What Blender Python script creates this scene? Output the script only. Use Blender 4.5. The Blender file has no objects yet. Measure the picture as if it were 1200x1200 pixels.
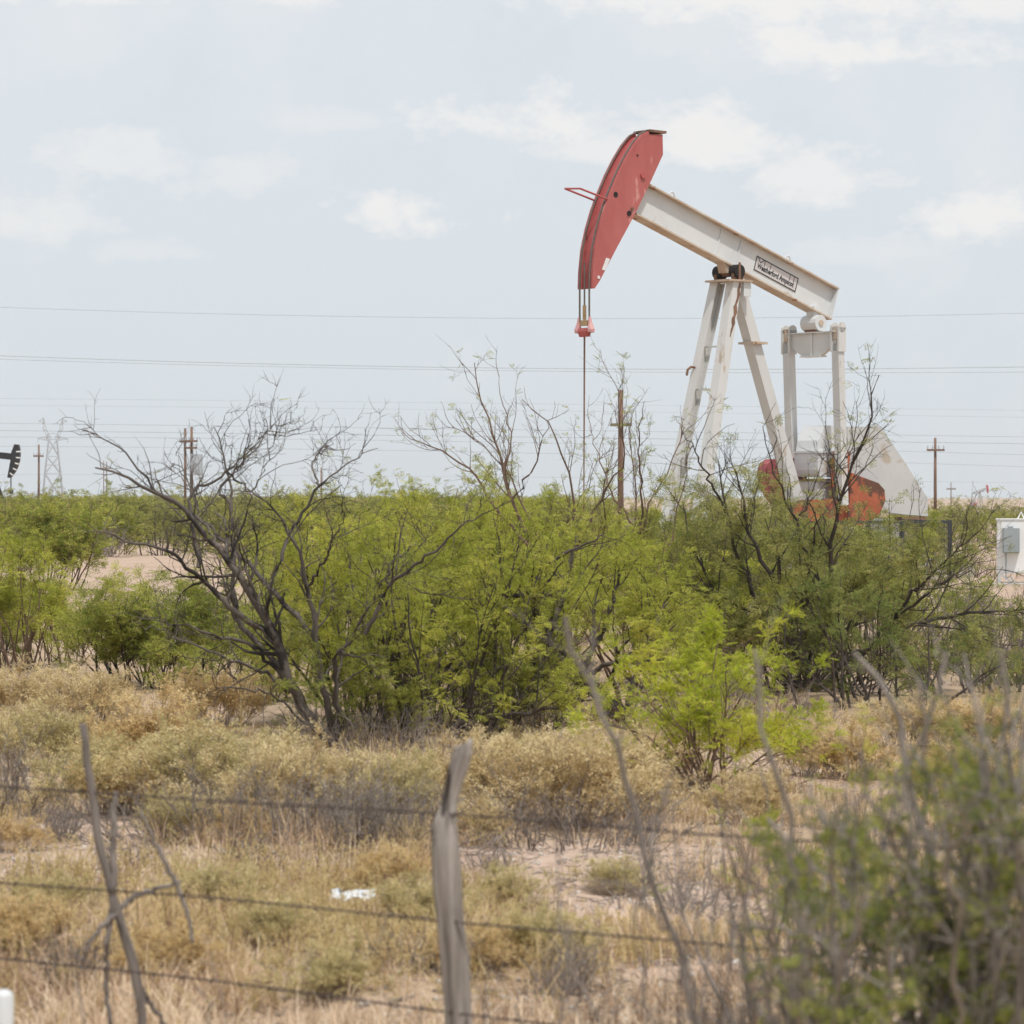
import bpy, math, random
import numpy as np
from mathutils import Vector, Matrix
R = math.radians
rng = np.random.default_rng(7)
random.seed(7)
sc = bpy.context.scene
COL = sc.collection

# ------------------------------------------------------------------ camera maths
F, EYE, HY = 3403.0, 2.3, 582.0          # focal length (photo px), eye height (m), horizon row
def P(px, py, D):
    return np.array([(px-600)/F*D, D, EYE+(HY-py)/F*D])
def Dg(py): return EYE*F/(py-HY)         # distance of the ground seen at a row

# ------------------------------------------------------------------ terrain height
_w = [(rng.uniform(-1,1), rng.uniform(-1,1), rng.uniform(0,6.28)) for _ in range(14)]
def hgt(x, y):
    x = np.asarray(x, float); y = np.asarray(y, float)
    h = 0*x
    for i, (a, b, c) in enumerate(_w):
        k = 0.35*(1.42**i)
        h = h + np.sin((a*x+b*y)*k + c)*0.075/(1.3**i)
    d = np.hypot(x, y)
    return h*np.clip((d-2)/8, 0, 1)*np.clip((400-d)/300, 0, 1)*np.clip(1-(d-45)/40, .35, 1)
def vnoise(x, y, s, seed=0):              # smooth value noise 0..1
    x = np.asarray(x, float)/s; y = np.asarray(y, float)/s
    xi = np.floor(x).astype(np.int64); yi = np.floor(y).astype(np.int64)
    fx = x-xi; fy = y-yi
    fx = fx*fx*(3-2*fx); fy = fy*fy*(3-2*fy)
    def hsh(i, j):
        v = np.sin(i*127.1+j*311.7+seed*74.7)*43758.5453
        return v-np.floor(v)
    return (hsh(xi,yi)*(1-fx)+hsh(xi+1,yi)*fx)*(1-fy)+(hsh(xi,yi+1)*(1-fx)+hsh(xi+1,yi+1)*fx)*fy
# bare sandy openings: photo centre, half width (px) and rows
def g_xy(px, py):
    D = Dg(py); return (px-600)/F*D, D
BARE = []
for (px, py, wpx, y0, y1) in [(70,998,170,962,1036),(680,1032,95,1000,1078),(560,1040,50,1020,1070),
                              (860,1075,200,1062,1112),(640,1120,80,1100,1145),(800,1010,50,1000,1030)]:
    x, D = g_xy(px, py); BARE.append((x, D, wpx/F*D*1.2, 1.3*max(.35,(Dg(y0)-Dg(y1))/2)))
def bare(x, y):
    m = np.zeros_like(np.asarray(x, float))
    nx = (vnoise(x,y,.7,3)-.5)*.5; ny = (vnoise(x,y,.7,4)-.5)*.7
    for (cx, cy, sx, sy) in BARE:
        d = np.hypot((x+nx-cx)/sx, (y+ny-cy)/sy)
        m = np.maximum(m, np.clip((1.15-d)/.35, 0, 1))
    return m
def cover(x, y):                           # 0 sand .. 1 litter and grass
    c = np.clip((vnoise(x,y,2.3,1)*.6+vnoise(x,y,.8,2)*.4-.16)/.22, .12, 1)
    return c*(1-bare(x,y))

# ------------------------------------------------------------------ materials
def newmat(name):
    m = bpy.data.materials.new(name); m.use_nodes = True
    nt = m.node_tree; nt.nodes.clear()
    return m, nt, nt.nodes, nt.links
def ramp(nd, stops):
    r = nd.new('ShaderNodeValToRGB'); e = r.color_ramp.elements
    while len(e) > 1: e.remove(e[-1])
    e[0].position, e[0].color = stops[0][0], (*stops[0][1], 1)
    for p, c in stops[1:]:
        k = e.new(p); k.color = (*c, 1)
    return r
def noise(nd, lk, scale, detail=4, rough=.55, coord='Object', vec=None):
    n = nd.new('ShaderNodeTexNoise'); n.inputs['Scale'].default_value = scale
    n.inputs['Detail'].default_value = detail; n.inputs['Roughness'].default_value = rough
    if vec is None:
        t = nd.new('ShaderNodeTexCoord'); vec = t.outputs[coord]
    lk.new(vec, n.inputs['Vector'])
    return n
def mixc(nd, lk, a, b, f, mode='MIX'):
    m = nd.new('ShaderNodeMix'); m.data_type = 'RGBA'; m.blend_type = mode
    for s, v in ((6, a), (7, b), (0, f)):
        if hasattr(v, 'links'): lk.new(v, m.inputs[s])
        elif s == 0: m.inputs[0].default_value = v
        else: m.inputs[s].default_value = (*v, 1)
    return m.outputs[2]
def surf(name, c1, c2, scale=3, rough=.7, spots=None, stretch=None, bump=0, metallic=0):
    """painted / weathered surface: two tones through noise, optional wear spots (colour, scale, threshold)"""
    m, nt, nd, lk = newmat(name)
    t = nd.new('ShaderNodeTexCoord'); mp = nd.new('ShaderNodeMapping'); lk.new(t.outputs['Object'], mp.inputs['Vector'])
    if stretch: mp.inputs['Scale'].default_value = stretch
    n = noise(nd, lk, scale, 6, .6, vec=mp.outputs[0])
    r = ramp(nd, [(.3, c1), (.7, c2)]); lk.new(n.outputs['Fac'], r.inputs[0]); col = r.outputs[0]
    if spots:
        for (sc_, s, th) in spots:
            n2 = noise(nd, lk, s, 8, .65, vec=mp.outputs[0])
            r2 = ramp(nd, [(th, (0,0,0)), (th+.05, (1,1,1))]); lk.new(n2.outputs['Fac'], r2.inputs[0])
            col = mixc(nd, lk, col, sc_, r2.outputs[0])
    b = nd.new('ShaderNodeBsdfPrincipled'); b.inputs['Roughness'].default_value = rough
    b.inputs['Metallic'].default_value = metallic
    lk.new(col, b.inputs['Base Color'])
    if bump:
        bp = nd.new('ShaderNodeBump'); bp.inputs['Strength'].default_value = bump; bp.inputs['Distance'].default_value = .02
        lk.new(n.outputs['Fac'], bp.inputs['Height']); lk.new(bp.outputs[0], b.inputs['Normal'])
    o = nd.new('ShaderNodeOutputMaterial'); lk.new(b.outputs[0], o.inputs[0])
    return m
def leafmat(name, c1, c2, c3, trans=.4, clump=1.6):
    """thin leaves: colour differs leaf to leaf and branch to branch"""
    m, nt, nd, lk = newmat(name)
    n = noise(nd, lk, clump, 2, .5)
    g = nd.new('ShaderNodeNewGeometry')
    a = nd.new('ShaderNodeMath'); a.operation = 'MULTIPLY_ADD'; a.inputs[1].default_value = .38; a.inputs[2].default_value = -.19
    lk.new(g.outputs['Random Per Island'], a.inputs[0])
    s = nd.new('ShaderNodeMath'); s.operation = 'ADD'; lk.new(a.outputs[0], s.inputs[0]); lk.new(n.outputs['Fac'], s.inputs[1])
    r = ramp(nd, [(.34, c1), (.5, c2), (.68, c3)]); lk.new(s.outputs[0], r.inputs[0])
    gt = nd.new('ShaderNodeMath'); gt.operation = 'GREATER_THAN'; gt.inputs[1].default_value = .93; lk.new(g.outputs['Random Per Island'], gt.inputs[0])
    lc = mixc(nd, lk, r.outputs[0], (.42,.30,.15), gt.outputs[0])
    d = nd.new('ShaderNodeBsdfDiffuse'); lk.new(lc, d.inputs[0])
    tr = nd.new('ShaderNodeBsdfTranslucent'); lk.new(lc, tr.inputs[0])
    mx = nd.new('ShaderNodeMixShader'); mx.inputs[0].default_value = trans
    lk.new(d.outputs[0], mx.inputs[1]); lk.new(tr.outputs[0], mx.inputs[2])
    o = nd.new('ShaderNodeOutputMaterial'); lk.new(mx.outputs[0], o.inputs[0])
    return m
M = {}
M['leaf_lime']  = leafmat('leaf_lime',  (.28,.315,.05), (.42,.455,.075), (.63,.60,.12), .5)
M['leaf_green'] = leafmat('leaf_green', (.205,.24,.05), (.34,.375,.08), (.52,.50,.12), .5)
M['leaf_dull']  = leafmat('leaf_dull',  (.19,.21,.065), (.31,.325,.10), (.47,.44,.15), .5)
M['leaf_deep']  = leafmat('leaf_deep',  (.155,.20,.055), (.25,.29,.085), (.36,.37,.115), .45)
M['leaf_yellow']= leafmat('leaf_yellow',(.36,.42,.045), (.50,.56,.065), (.66,.61,.09), .5)
M['sage_gold']  = leafmat('sage_gold',  (.55,.40,.19), (.68,.51,.26), (.76,.61,.35), .4, 3)
M['sage_pale']  = leafmat('sage_pale',  (.55,.42,.23), (.68,.55,.31), (.78,.66,.40), .4, 3)
M['sage_olive'] = leafmat('sage_olive', (.46,.40,.19), (.60,.51,.26), (.70,.59,.34), .4, 3)
M['straw']      = leafmat('straw',      (.43,.30,.20), (.72,.545,.38), (.86,.71,.53), .4, .8)
M['weed']       = leafmat('weed',       (.46,.37,.17), (.60,.47,.24), (.70,.55,.31), .4, .9)
M['leaf_fore'] = leafmat('leaf_fore', (.09,.12,.035), (.17,.20,.06), (.40,.42,.08), .45, 3.5)
M['stem_brown'] = leafmat('stem_brown', (.14,.085,.06), (.26,.16,.11), (.38,.26,.18), .2, 2)
M['bark_mix']   = surf('bark_mix', (.04,.031,.026), (.19,.16,.138), .8, .95, [((.03,.024,.021), 1.5, .53)], bump=.4)
M['dead_twig']  = surf('dead_twig', (.20,.165,.14), (.30,.25,.215), 4, .9)
M['bark_dark']  = surf('bark_dark', (.036,.028,.023), (.095,.075,.062), 6, .95, bump=.4)
M['bark_grey']  = surf('bark_grey', (.13,.105,.09), (.25,.21,.18), 3, .95, bump=.3)
M['bark_red']   = surf('bark_red',  (.11,.065,.045), (.19,.125,.09), 3, .95)
M['white']  = surf('white_paint', (.56,.575,.575), (.65,.66,.655), .8, .5, [((.50,.45,.38), 1.1, .60), ((.30,.15,.07), 1.6, .69)])
M['legw']   = surf('leg_paint', (.53,.53,.51), (.63,.63,.61), .9, .5, [((.44,.36,.28), 2.2, .60), ((.20,.11,.06), 2.0, .665)], stretch=(1,1,.28))
M['rustedge'] = surf('rusted_flange', (.40,.27,.17), (.60,.54,.46), 1.2, .8, [((.28,.13,.05), 2.5, .6)])
M['red']    = surf('faded_red_paint', (.365,.08,.074), (.455,.135,.118), .9, .55, [((.56,.25,.215), 1.4, .60), ((.26,.06,.05), 2.6, .64)], stretch=(1.3,1.3,.5))
M['guardw'] = surf('belt_guard_paint', (.45,.45,.44), (.53,.53,.515), .7, .55, [((.42,.36,.29), 1.0, .60), ((.30,.15,.07), 1.8, .68)])
M['redside'] = surf('red_arc_face', (.36,.07,.068), (.45,.11,.10), 1.1, .6)
M['crimson']= surf('crimson_weight', (.26,.05,.055), (.36,.10,.095), 1.6, .65, [((.15,.05,.04), 2.4, .56)])
M['orange'] = surf('orange_rust_weight', (.30,.07,.032), (.44,.13,.055), 1.4, .75, [((.12,.05,.03), 1.7, .50)])
M['rust']   = surf('rust', (.13,.07,.045), (.25,.14,.09), 3, .9)
M['brass']  = surf('brass_clamp', (.33,.22,.10), (.42,.30,.17), 6, .6)
M['pink']   = surf('pink_socket', (.55,.26,.25), (.62,.36,.34), 3, .6)
M['cable']  = surf('steel_cable', (.09,.075,.065), (.15,.12,.10), 8, .6)
M['black']  = surf('black_paint', (.012,.013,.016), (.025,.026,.03), 2, .5)
M['darkrail'] = surf('dark_rail', (.025,.03,.035), (.05,.055,.06), 2, .6)
M['hole']   = surf('dark_hole', (.012,.010,.010), (.02,.018,.016), 2, .9)
M['cab']    = surf('cabinet_white', (.74,.74,.73), (.80,.80,.79), .7, .45, [((.55,.48,.40), 2.4, .74)])
M['cabgrey']= surf('breaker_grey', (.26,.30,.31), (.33,.37,.38), 1.5, .5)
M['conc']   = surf('concrete', (.46,.42,.37), (.58,.53,.47), 1.5, .9)
M['plate']  = surf('sign_plate', (.56,.52,.51), (.60,.57,.56), 2, .5)
M['ink']    = surf('sign_ink', (.015,.015,.018), (.03,.03,.034), 5, .6)
M['tag']    = surf('white_tag', (.66,.66,.66), (.74,.74,.73), 8, .6, [((.2,.2,.2), 16, .62)])
M['pole']   = surf('utility_pole_wood', (.13,.075,.05), (.22,.14,.10), 2, .9, stretch=(3,3,.4))
M['armgreen'] = surf('weathered_crossarm', (.17,.17,.10), (.24,.22,.14), 2, .9)
M['steel']  = surf('galvanised_steel', (.36,.38,.40), (.46,.48,.50), 1, .5)
M['transformer'] = surf('transformer_grey', (.36,.39,.42), (.44,.47,.50), 1, .4)
M['wood']   = surf('weathered_post_wood', (.14,.115,.10), (.44,.39,.345), 24, .95, [((.05,.04,.033), 17, .53)], stretch=(1,1,.07), bump=1.0)
M['stick']  = surf('grey_stick', (.10,.083,.072), (.24,.205,.18), 12, .95, stretch=(1,1,.2), bump=.4)
M['stem_grey'] = surf('pale_grey_stem', (.15,.128,.113), (.36,.315,.28), 12, .95, stretch=(1,1,.2), bump=.4)
M['barb']   = surf('rusty_wire', (.035,.026,.022), (.085,.06,.05), 30, .8)
M['plastic'] = surf('white_plastic', (.56,.57,.57), (.66,.66,.655), 4, .45)
M['redfar'] = surf('far_red', (.42,.06,.08), (.50,.09,.11), 1, .6)
M['greyfar']= surf('far_grey', (.36,.36,.36), (.44,.44,.44), 1, .6)

# ------------------------------------------------------------------ mesh tools
class MB:
    def __init__(s): s.v = []; s.f = []; s.mi = []; s.n = 0
    def add(s, V, Fc, mi=0):
        V = np.asarray(V, float).reshape(-1, 3)
        for f in Fc: s.f.append([i+s.n for i in f]); s.mi.append(mi)
        s.v.append(V); s.n += len(V); return s
    def hexa(s, V, mi=0):
        return s.add(V, [(0,3,2,1),(4,5,6,7),(0,1,5,4),(1,2,6,5),(2,3,7,6),(3,0,4,7)], mi)
    def box(s, a, b, mi=0):
        (x0,y0,z0),(x1,y1,z1) = a, b
        return s.hexa([(x0,y0,z0),(x1,y0,z0),(x1,y1,z0),(x0,y1,z0),(x0,y0,z1),(x1,y0,z1),(x1,y1,z1),(x0,y1,z1)], mi)
    def bar(s, p, q, w, h, side=(0,1,0), mi=0, w2=None, h2=None):
        p = np.array(p,float); q = np.array(q,float); d = (q-p)/np.linalg.norm(q-p)
        sd = np.array(side,float); sd = sd-d*sd.dot(d); sd /= np.linalg.norm(sd); up = np.cross(d, sd)
        w2 = w if w2 is None else w2; h2 = h if h2 is None else h2
        V = []
        for c, ww, hh in ((p,w,h),(q,w2,h2)):
            for i, j in ((-1,-1),(1,-1),(1,1),(-1,1)): V.append(c+sd*i*ww/2+up*j*hh/2)
        return s.hexa(V, mi)
    def prism(s, poly, y0, y1, mi=0, cap=None):        # polygon in x-z swept along y
        n = len(poly)
        V = [(x,y0,z) for x,z in poly]+[(x,y1,z) for x,z in poly]
        cap = mi if cap is None else cap
        s.add(V, [tuple(range(n))], cap); s.mi[-1] = cap
        s.f.append([i+s.n-2*n for i in range(2*n-1, n-1, -1)]); s.mi.append(cap)
        for i in range(n):
            j = (i+1) % n
            s.f.append([k+s.n-2*n for k in (i, i+n, j+n, j)]); s.mi.append(mi)
        return s
    def tube(s, pts, r, k=8, mi=0, caps=True):
        pts = np.array(pts, float); n = len(pts); r = np.broadcast_to(np.asarray(r,float), (n,))
        t = np.gradient(pts, axis=0); t /= np.linalg.norm(t, axis=1)[:,None]+1e-9
        ref = np.array([0,0,1.]) if abs(t[:,2]).mean() < .8 else np.array([1.,0,0])
        a = np.cross(t, ref); a /= np.linalg.norm(a, axis=1)[:,None]+1e-9; b = np.cross(a, t)
        th = np.arange(k)*2*np.pi/k
        V = pts[:,None]+r[:,None,None]*(np.cos(th)[None,:,None]*a[:,None]+np.sin(th)[None,:,None]*b[:,None])
        fc = [(i*k+j, i*k+(j+1)%k, (i+1)*k+(j+1)%k, (i+1)*k+j) for i in range(n-1) for j in range(k)]
        if caps: fc += [tuple(range(k-1,-1,-1)), tuple((n-1)*k+j for j in range(k))]
        return s.add(V, fc, mi)
    def build(s, name, mats, parent=None, smooth=False):
        me = bpy.data.meshes.new(name); me.from_pydata(np.concatenate(s.v).tolist(), [], s.f)
        for m in (mats if isinstance(mats, (list,tuple)) else [mats]): me.materials.append(m)
        me.polygons.foreach_set('material_index', s.mi)
        if smooth: me.polygons.foreach_set('use_smooth', [True]*len(s.f))
        me.update(); return link(name, me, parent)
def link(name, me, parent=None):
    o = bpy.data.objects.new(name, me); COL.objects.link(o)
    if parent is not None: o.parent = parent
    return o
def fastmesh(name, V, quads, mat, smooth=False):
    me = bpy.data.meshes.new(name); V = np.ascontiguousarray(V, np.float32).reshape(-1,3)
    q = np.ascontiguousarray(quads, np.int32); k = q.shape[1]
    me.vertices.add(len(V)); me.vertices.foreach_set('co', V.ravel())
    me.loops.add(q.size); me.loops.foreach_set('vertex_index', q.ravel())
    me.polygons.add(len(q)); me.polygons.foreach_set('loop_start', np.arange(0, q.size, k, dtype=np.int32))
    if smooth: me.polygons.foreach_set('use_smooth', np.ones(len(q), bool))
    me.materials.append(mat); me.update(calc_edges=True); return me
def tag(o, label=None, cat=None, group=None, kind=None):
    for k, v in (('label',label),('category',cat),('group',group),('kind',kind)):
        if v: o[k] = v
    return o
def thing(name, label, cat, loc=(0,0,0), rz=0, group=None):
    o = bpy.data.objects.new(name, None); COL.objects.link(o); o.empty_display_size = .2
    o.location = tuple(float(c) for c in loc); o.rotation_euler = (0,0,rz)
    return tag(o, label, cat, group)
def dup(root, loc, rz, s=1.0, label=None, group=None, crown=None, bark=None):
    r = root.copy(); COL.objects.link(r); r.location = tuple(float(c) for c in loc); r.rotation_euler = (0,0,rz); r.scale = (s,)*3 if np.isscalar(s) else s
    if label: r['label'] = label
    if group: r['group'] = group
    for ch in root.children:
        c = ch.copy(); COL.objects.link(c); c.parent = r
        if crown and ch.name.startswith('crown'):
            c.material_slots[0].link = 'OBJECT'; c.material_slots[0].material = crown
        if bark and ch.name.startswith('branches'):
            c.material_slots[0].link = 'OBJECT'; c.material_slots[0].material = bark
    return r

# ------------------------------------------------------------------ plants
def nrm(a): return a/(np.linalg.norm(a, axis=-1, keepdims=True)+1e-9)
def wander(rg, start, d, L, n, wig, up, crook=0):
    """B branch paths of n points, vectorised"""
    B = len(start); out = np.zeros((B,n,3)); out[:,0] = start; d = nrm(d); step = (L/(n-1))[:,None]
    for i in range(1, n):
        d = nrm(d + rg.normal(0, wig, (B,3)) + np.array([0,0,up]))
        out[:,i] = out[:,i-1]+d*step
    return out
def tubes(paths, rad, k):
    B, n, _ = paths.shape
    t = nrm(np.gradient(paths, axis=1))
    ref = np.where(np.abs(t[...,2:3]) < .85, np.array([0,0,1.]), np.array([1.,0,0]))
    a = nrm(np.cross(t, ref)); b = np.cross(a, t)
    th = np.arange(k)*2*np.pi/k
    V = paths[:,:,None]+rad[:,:,None,None]*(np.cos(th)[:,None]*a[:,:,None]+np.sin(th)[:,None]*b[:,:,None])
    i = np.arange(n-1)[:,None]*k; j = np.arange(k)[None]; j2 = (j+1) % k
    q = np.stack([i+j, i+j2, i+k+j2, i+k+j], -1).reshape(-1,4)
    Q = (np.arange(B)*n*k)[:,None,None]+q[None]
    return V.reshape(-1,3), Q.reshape(-1,4)
def sample(rg, paths, rad, per, t0, t1=1.0):
    """random points along branches: index, position, tangent, radius, t"""
    B, n, _ = paths.shape
    L = np.linalg.norm(np.diff(paths, axis=1), axis=2).sum(1)
    cnt = rg.poisson(np.maximum(per*L*(t1-t0), 0)); idx = np.repeat(np.arange(B), cnt); N = len(idx)
    t = t0+(t1-t0)*rg.random(N); f = t*(n-1); i = np.minimum(f.astype(int), n-2); w = (f-i)[:,None]
    p = paths[idx,i]*(1-w)+paths[idx,i+1]*w
    tg = nrm(paths[idx,i+1]-paths[idx,i]); r = rad[idx,i]*(1-w[:,0])+rad[idx,i+1]*w[:,0]
    return idx, p, tg, r, t, L
def spread(rg, tg, lo, hi):
    rnd = nrm(np.cross(tg, rg.normal(0,1,tg.shape))); a = rg.uniform(lo, hi, len(tg))[:,None]
    return nrm(tg*np.cos(a)+rnd*np.sin(a))
def diamond(base, d, s, L, W, lift=0):
    base = np.array(base); d = np.array(d)/np.linalg.norm(d); s = np.array(s)
    return [base, base+d*L*.5+s*W/2, base+d*L+np.array([0,0,lift]), base+d*L*.5-s*W/2]
def frond(pairs, length, ll, lw, spread_deg=22, droop=.25):
    """mesquite leaf: two pinnae of narrow paired leaflets"""
    Q = []
    for sgn in (-1, 1):
        a = R(spread_deg)*sgn; ax = np.array([math.cos(a), math.sin(a), 0]); sd = np.array([-math.sin(a), math.cos(a), 0])
        for i in range(pairs):
            t = .22+.78*(i+.5)/pairs
            b = ax*length*t + np.array([0,0,-droop*length*t*t])
            for s2 in (-1, 1):
                d = ax*.55+sd*s2*.85
                Q.append(diamond(b, d, np.array([-d[1], d[0], .3]), ll, lw, -.15*ll))
    return np.array(Q)
def tuftleaf(n, length, ll, lw, rg):
    Q = []
    for i in range(n):
        t = (i+.3)/n; ph = i*2.4
        d = np.array([.75, math.cos(ph)*.7, math.sin(ph)*.7]); d /= np.linalg.norm(d)
        s = np.cross(d, [.3,.2,1.]); s /= np.linalg.norm(s)
        Q.append(diamond(np.array([length*t,0,0]), d, s, ll*rg.uniform(.7,1.2), lw))
    return np.array(Q)
FROND   = frond(6, .085, .021, .0068)
FROND_M = frond(4, .11, .034, .0115)
FROND_F = frond(3, .17, .07, .026)
SAGE    = tuftleaf(8, .075, .026, .0095, rng)
def place(rg, T, pos, d, scale):
    N = len(pos); d = nrm(d)
    up = nrm(np.array([0,0,1.])+rg.normal(0,.45,(N,3)))
    y = nrm(np.cross(up, d)); z = np.cross(d, y)
    q = T.shape[0]; tv = T.reshape(-1,3)
    V = pos[:,None]+scale[:,None,None]*(tv[None,:,0:1]*d[:,None]+tv[None,:,1:2]*y[:,None]+tv[None,:,2:3]*z[:,None])
    return V.reshape(-1,3), np.arange(N*q*4).reshape(-1,4)
class Plant:
    def __init__(s, seed): s.rg = np.random.default_rng(seed); s.tv=[]; s.tq=[]; s.tn=0; s.lv=[]; s.lq=[]; s.ln=0
    def put(s, paths, rad, k):
        V, q = tubes(paths, rad, k); s.tv.append(V); s.tq.append(q+s.tn); s.tn += len(V)
    def leaves(s, T, pos, d, sc_):
        if not len(pos): return
        V, q = place(s.rg, T, pos, d, sc_); s.lv.append(V); s.lq.append(q+s.ln); s.ln += len(V)
    def grow(s, paths, rad, levels, k0=7, T=FROND, leafd=None, lsc=(.75,1.25)):
        """levels: dicts per, t0, len(lo,hi), ang(lo,hi), wig, up, rr, pts, k, leaf(per metre)"""
        rg = s.rg; s.put(paths, rad, k0)
        for lv in levels:
            idx, p, tg, r, t, L = sample(rg, paths, rad, lv['per'], lv['t0'])
            if not len(idx): break
            d = spread(rg, tg, *lv['ang']); ln = rg.uniform(*lv['len'], len(idx))*(1.15-.6*t)
            paths = wander(rg, p, d+np.array([0,0,lv.get('bias',0)]), ln, lv['pts'], lv['wig'], lv['up'])
            keep = (paths[:,:,2].min(1) > -.02)|(lv.get('low',False)); paths = paths[keep]; r = r[keep]
            r0 = np.clip(r*lv['rr'], lv['rmin'], None)
            rad = r0[:,None]*np.linspace(1, .35, lv['pts'])[None]
            s.put(paths, rad, lv['k'])
            if lv.get('leaf'):
                _, lp, lt, _, _, _ = sample(rg, paths, rad, lv['leaf'], .15)
                if leafd is not None and len(lp):
                    kp = rg.random(len(lp)) < leafd(lp); lp = lp[kp]; lt = lt[kp]
                d = lt*.5+rg.normal(0,.55,lt.shape)+np.array([0,0,.12])
                s.leaves(T, lp, d, rg.uniform(*lsc, len(lp)))
        return s
    def finish(s, root, bark, leaf, bname='branches', cname='crown'):
        if s.tn: link(bname, fastmesh(bname, np.concatenate(s.tv), np.concatenate(s.tq), bark, True), root)
        if s.ln: link(cname, fastmesh(cname, np.concatenate(s.lv), np.concatenate(s.lq), leaf), root)
        return root
def resample(pts, n, rg, jit):
    pts = np.array(pts, float); d = np.r_[0, np.cumsum(np.linalg.norm(np.diff(pts,axis=0),axis=1))]
    t = np.linspace(0, d[-1], n); out = np.stack([np.interp(t, d, pts[:,i]) for i in range(3)], 1)
    sm = out.copy(); sm[1:-1] = (out[:-2]+2*out[1:-1]+out[2:])/4
    sm[1:-1] += rg.normal(0, jit, (n-2,3)); return sm
def limbs(root, specs, D, rg, n=18, jit=.012, depth=.9, taper=.25):
    """limb centre lines read off the photo, each bending towards or away from the viewer; local to root"""
    o = np.array(root.location); ps=[]; rs=[]
    for (px, r0, *rest) in specs:
        dz = rest[0] if rest else rg.uniform(-depth, depth)
        m = len(px); d0 = rest[1] if len(rest) > 1 else 0
        pts = [P(x, y, D+d0+dz*(i/(m-1))**1.2)-o for i, (x, y) in enumerate(px)]
        ps.append(resample(pts, n, rg, jit)); rs.append(r0*np.linspace(1, taper, n)**.9)
    return np.array(ps), np.array(rs)
def fan(rg, nst, spreadr, H, n=10, wig=.10, up=.05, base=.15, r0=.02, lean=(0,0)):
    az = rg.uniform(0, 2*np.pi, nst); tilt = np.abs(rg.normal(0, spreadr, nst)).clip(0, 1.25)
    d = np.stack([np.sin(tilt)*np.cos(az)+lean[0], np.sin(tilt)*np.sin(az)+lean[1], np.cos(tilt)], 1)
    st = np.stack([np.cos(az)*base*rg.random(nst), np.sin(az)*base*rg.random(nst), -.05*np.ones(nst)], 1)
    L = H*rg.uniform(.75, 1.1, nst)*(1-.15*tilt)
    ps = wander(rg, st, d, L, n, wig, up)
    return ps, (r0*rg.uniform(.6,1.2,nst))[:,None]*np.linspace(1,.25,n)[None]
def LV(per, ln, ang, t0=.15, wig=.14, up=.03, rr=.55, rmin=.003, pts=7, k=4, leaf=0, bias=0):
    return dict(per=per, len=ln, ang=ang, t0=t0, wig=wig, up=up, rr=rr, rmin=rmin, pts=pts, k=k, leaf=leaf, bias=bias)
def gp(px, D, dz=0):
    x = (px-600)/F*D; return (x, D, float(hgt(x, D))+dz)

# ------------------------------------------------------------------ camera
cam = bpy.data.cameras.new('camera'); cam.sensor_width = 36; cam.lens = 36*F/1200
cam.shift_y = -(600-HY)/1200; cam.clip_start = .1; cam.clip_end = 60000
cam.dof.use_dof = True; cam.dof.focus_distance = 52; cam.dof.aperture_fstop = (cam.lens/1000)/.021
co = bpy.data.objects.new('camera', cam); COL.objects.link(co)
co.location = (0,0,EYE); co.rotation_euler = (R(90),0,0); sc.camera = co

# ------------------------------------------------------------------ sun, sky, clouds
SUN_EL, SUN_AZ = R(66), R(152)        # azimuth clockwise from +Y (view direction); behind the viewer, to the right
sd = Vector((math.sin(SUN_AZ)*math.cos(SUN_EL), math.cos(SUN_AZ)*math.cos(SUN_EL), math.sin(SUN_EL)))
sl = bpy.data.lights.new('sun', 'SUN'); sl.energy = 3.3; sl.angle = R(2.5); sl.color = (1,.975,.94)
so = bpy.data.objects.new('sun', sl); COL.objects.link(so); so.rotation_euler = (-sd).to_track_quat('-Z','Y').to_euler()
wd = bpy.data.worlds.new('World'); sc.world = wd; wd.use_nodes = True
nt = wd.node_tree; nd = nt.nodes; lk = nt.links; nd.clear()
sky = nd.new('ShaderNodeTexSky'); sky.sky_type = 'NISHITA'; sky.sun_disc = False
sky.sun_elevation = SUN_EL; sky.sun_rotation = SUN_AZ; sky.dust_density = 3; sky.air_density = 1
tc = nd.new('ShaderNodeTexCoord'); sx = nd.new('ShaderNodeSeparateXYZ'); lk.new(tc.outputs['Generated'], sx.inputs[0])
def mth(op, a, b=None, c=None):
    m = nd.new('ShaderNodeMath'); m.operation = op
    for i, v in enumerate((a, b, c)):
        if v is None: continue
        if hasattr(v, 'links'): lk.new(v, m.inputs[i])
        else: m.inputs[i].default_value = v
    return m.outputs[0]
az = mth('ARCTAN2', sx.outputs[0], sx.outputs[1]); el = mth('ARCSINE', sx.outputs[2])
mpc = nd.new('ShaderNodeMapping'); mpc.inputs['Scale'].default_value = (1,1,1.6); lk.new(tc.outputs['Generated'], mpc.inputs['Vector'])
n1 = noise(nd, lk, 24, 8, .64, vec=mpc.outputs[0]); n2 = noise(nd, lk, 70, 6, .65, vec=mpc.outputs[0])
wob = mth('ADD', mth('MULTIPLY', mth('SUBTRACT', n1.outputs['Fac'], .5), 3.2), mth('MULTIPLY', mth('SUBTRACT', n2.outputs['Fac'], .5), 2.6))
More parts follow.
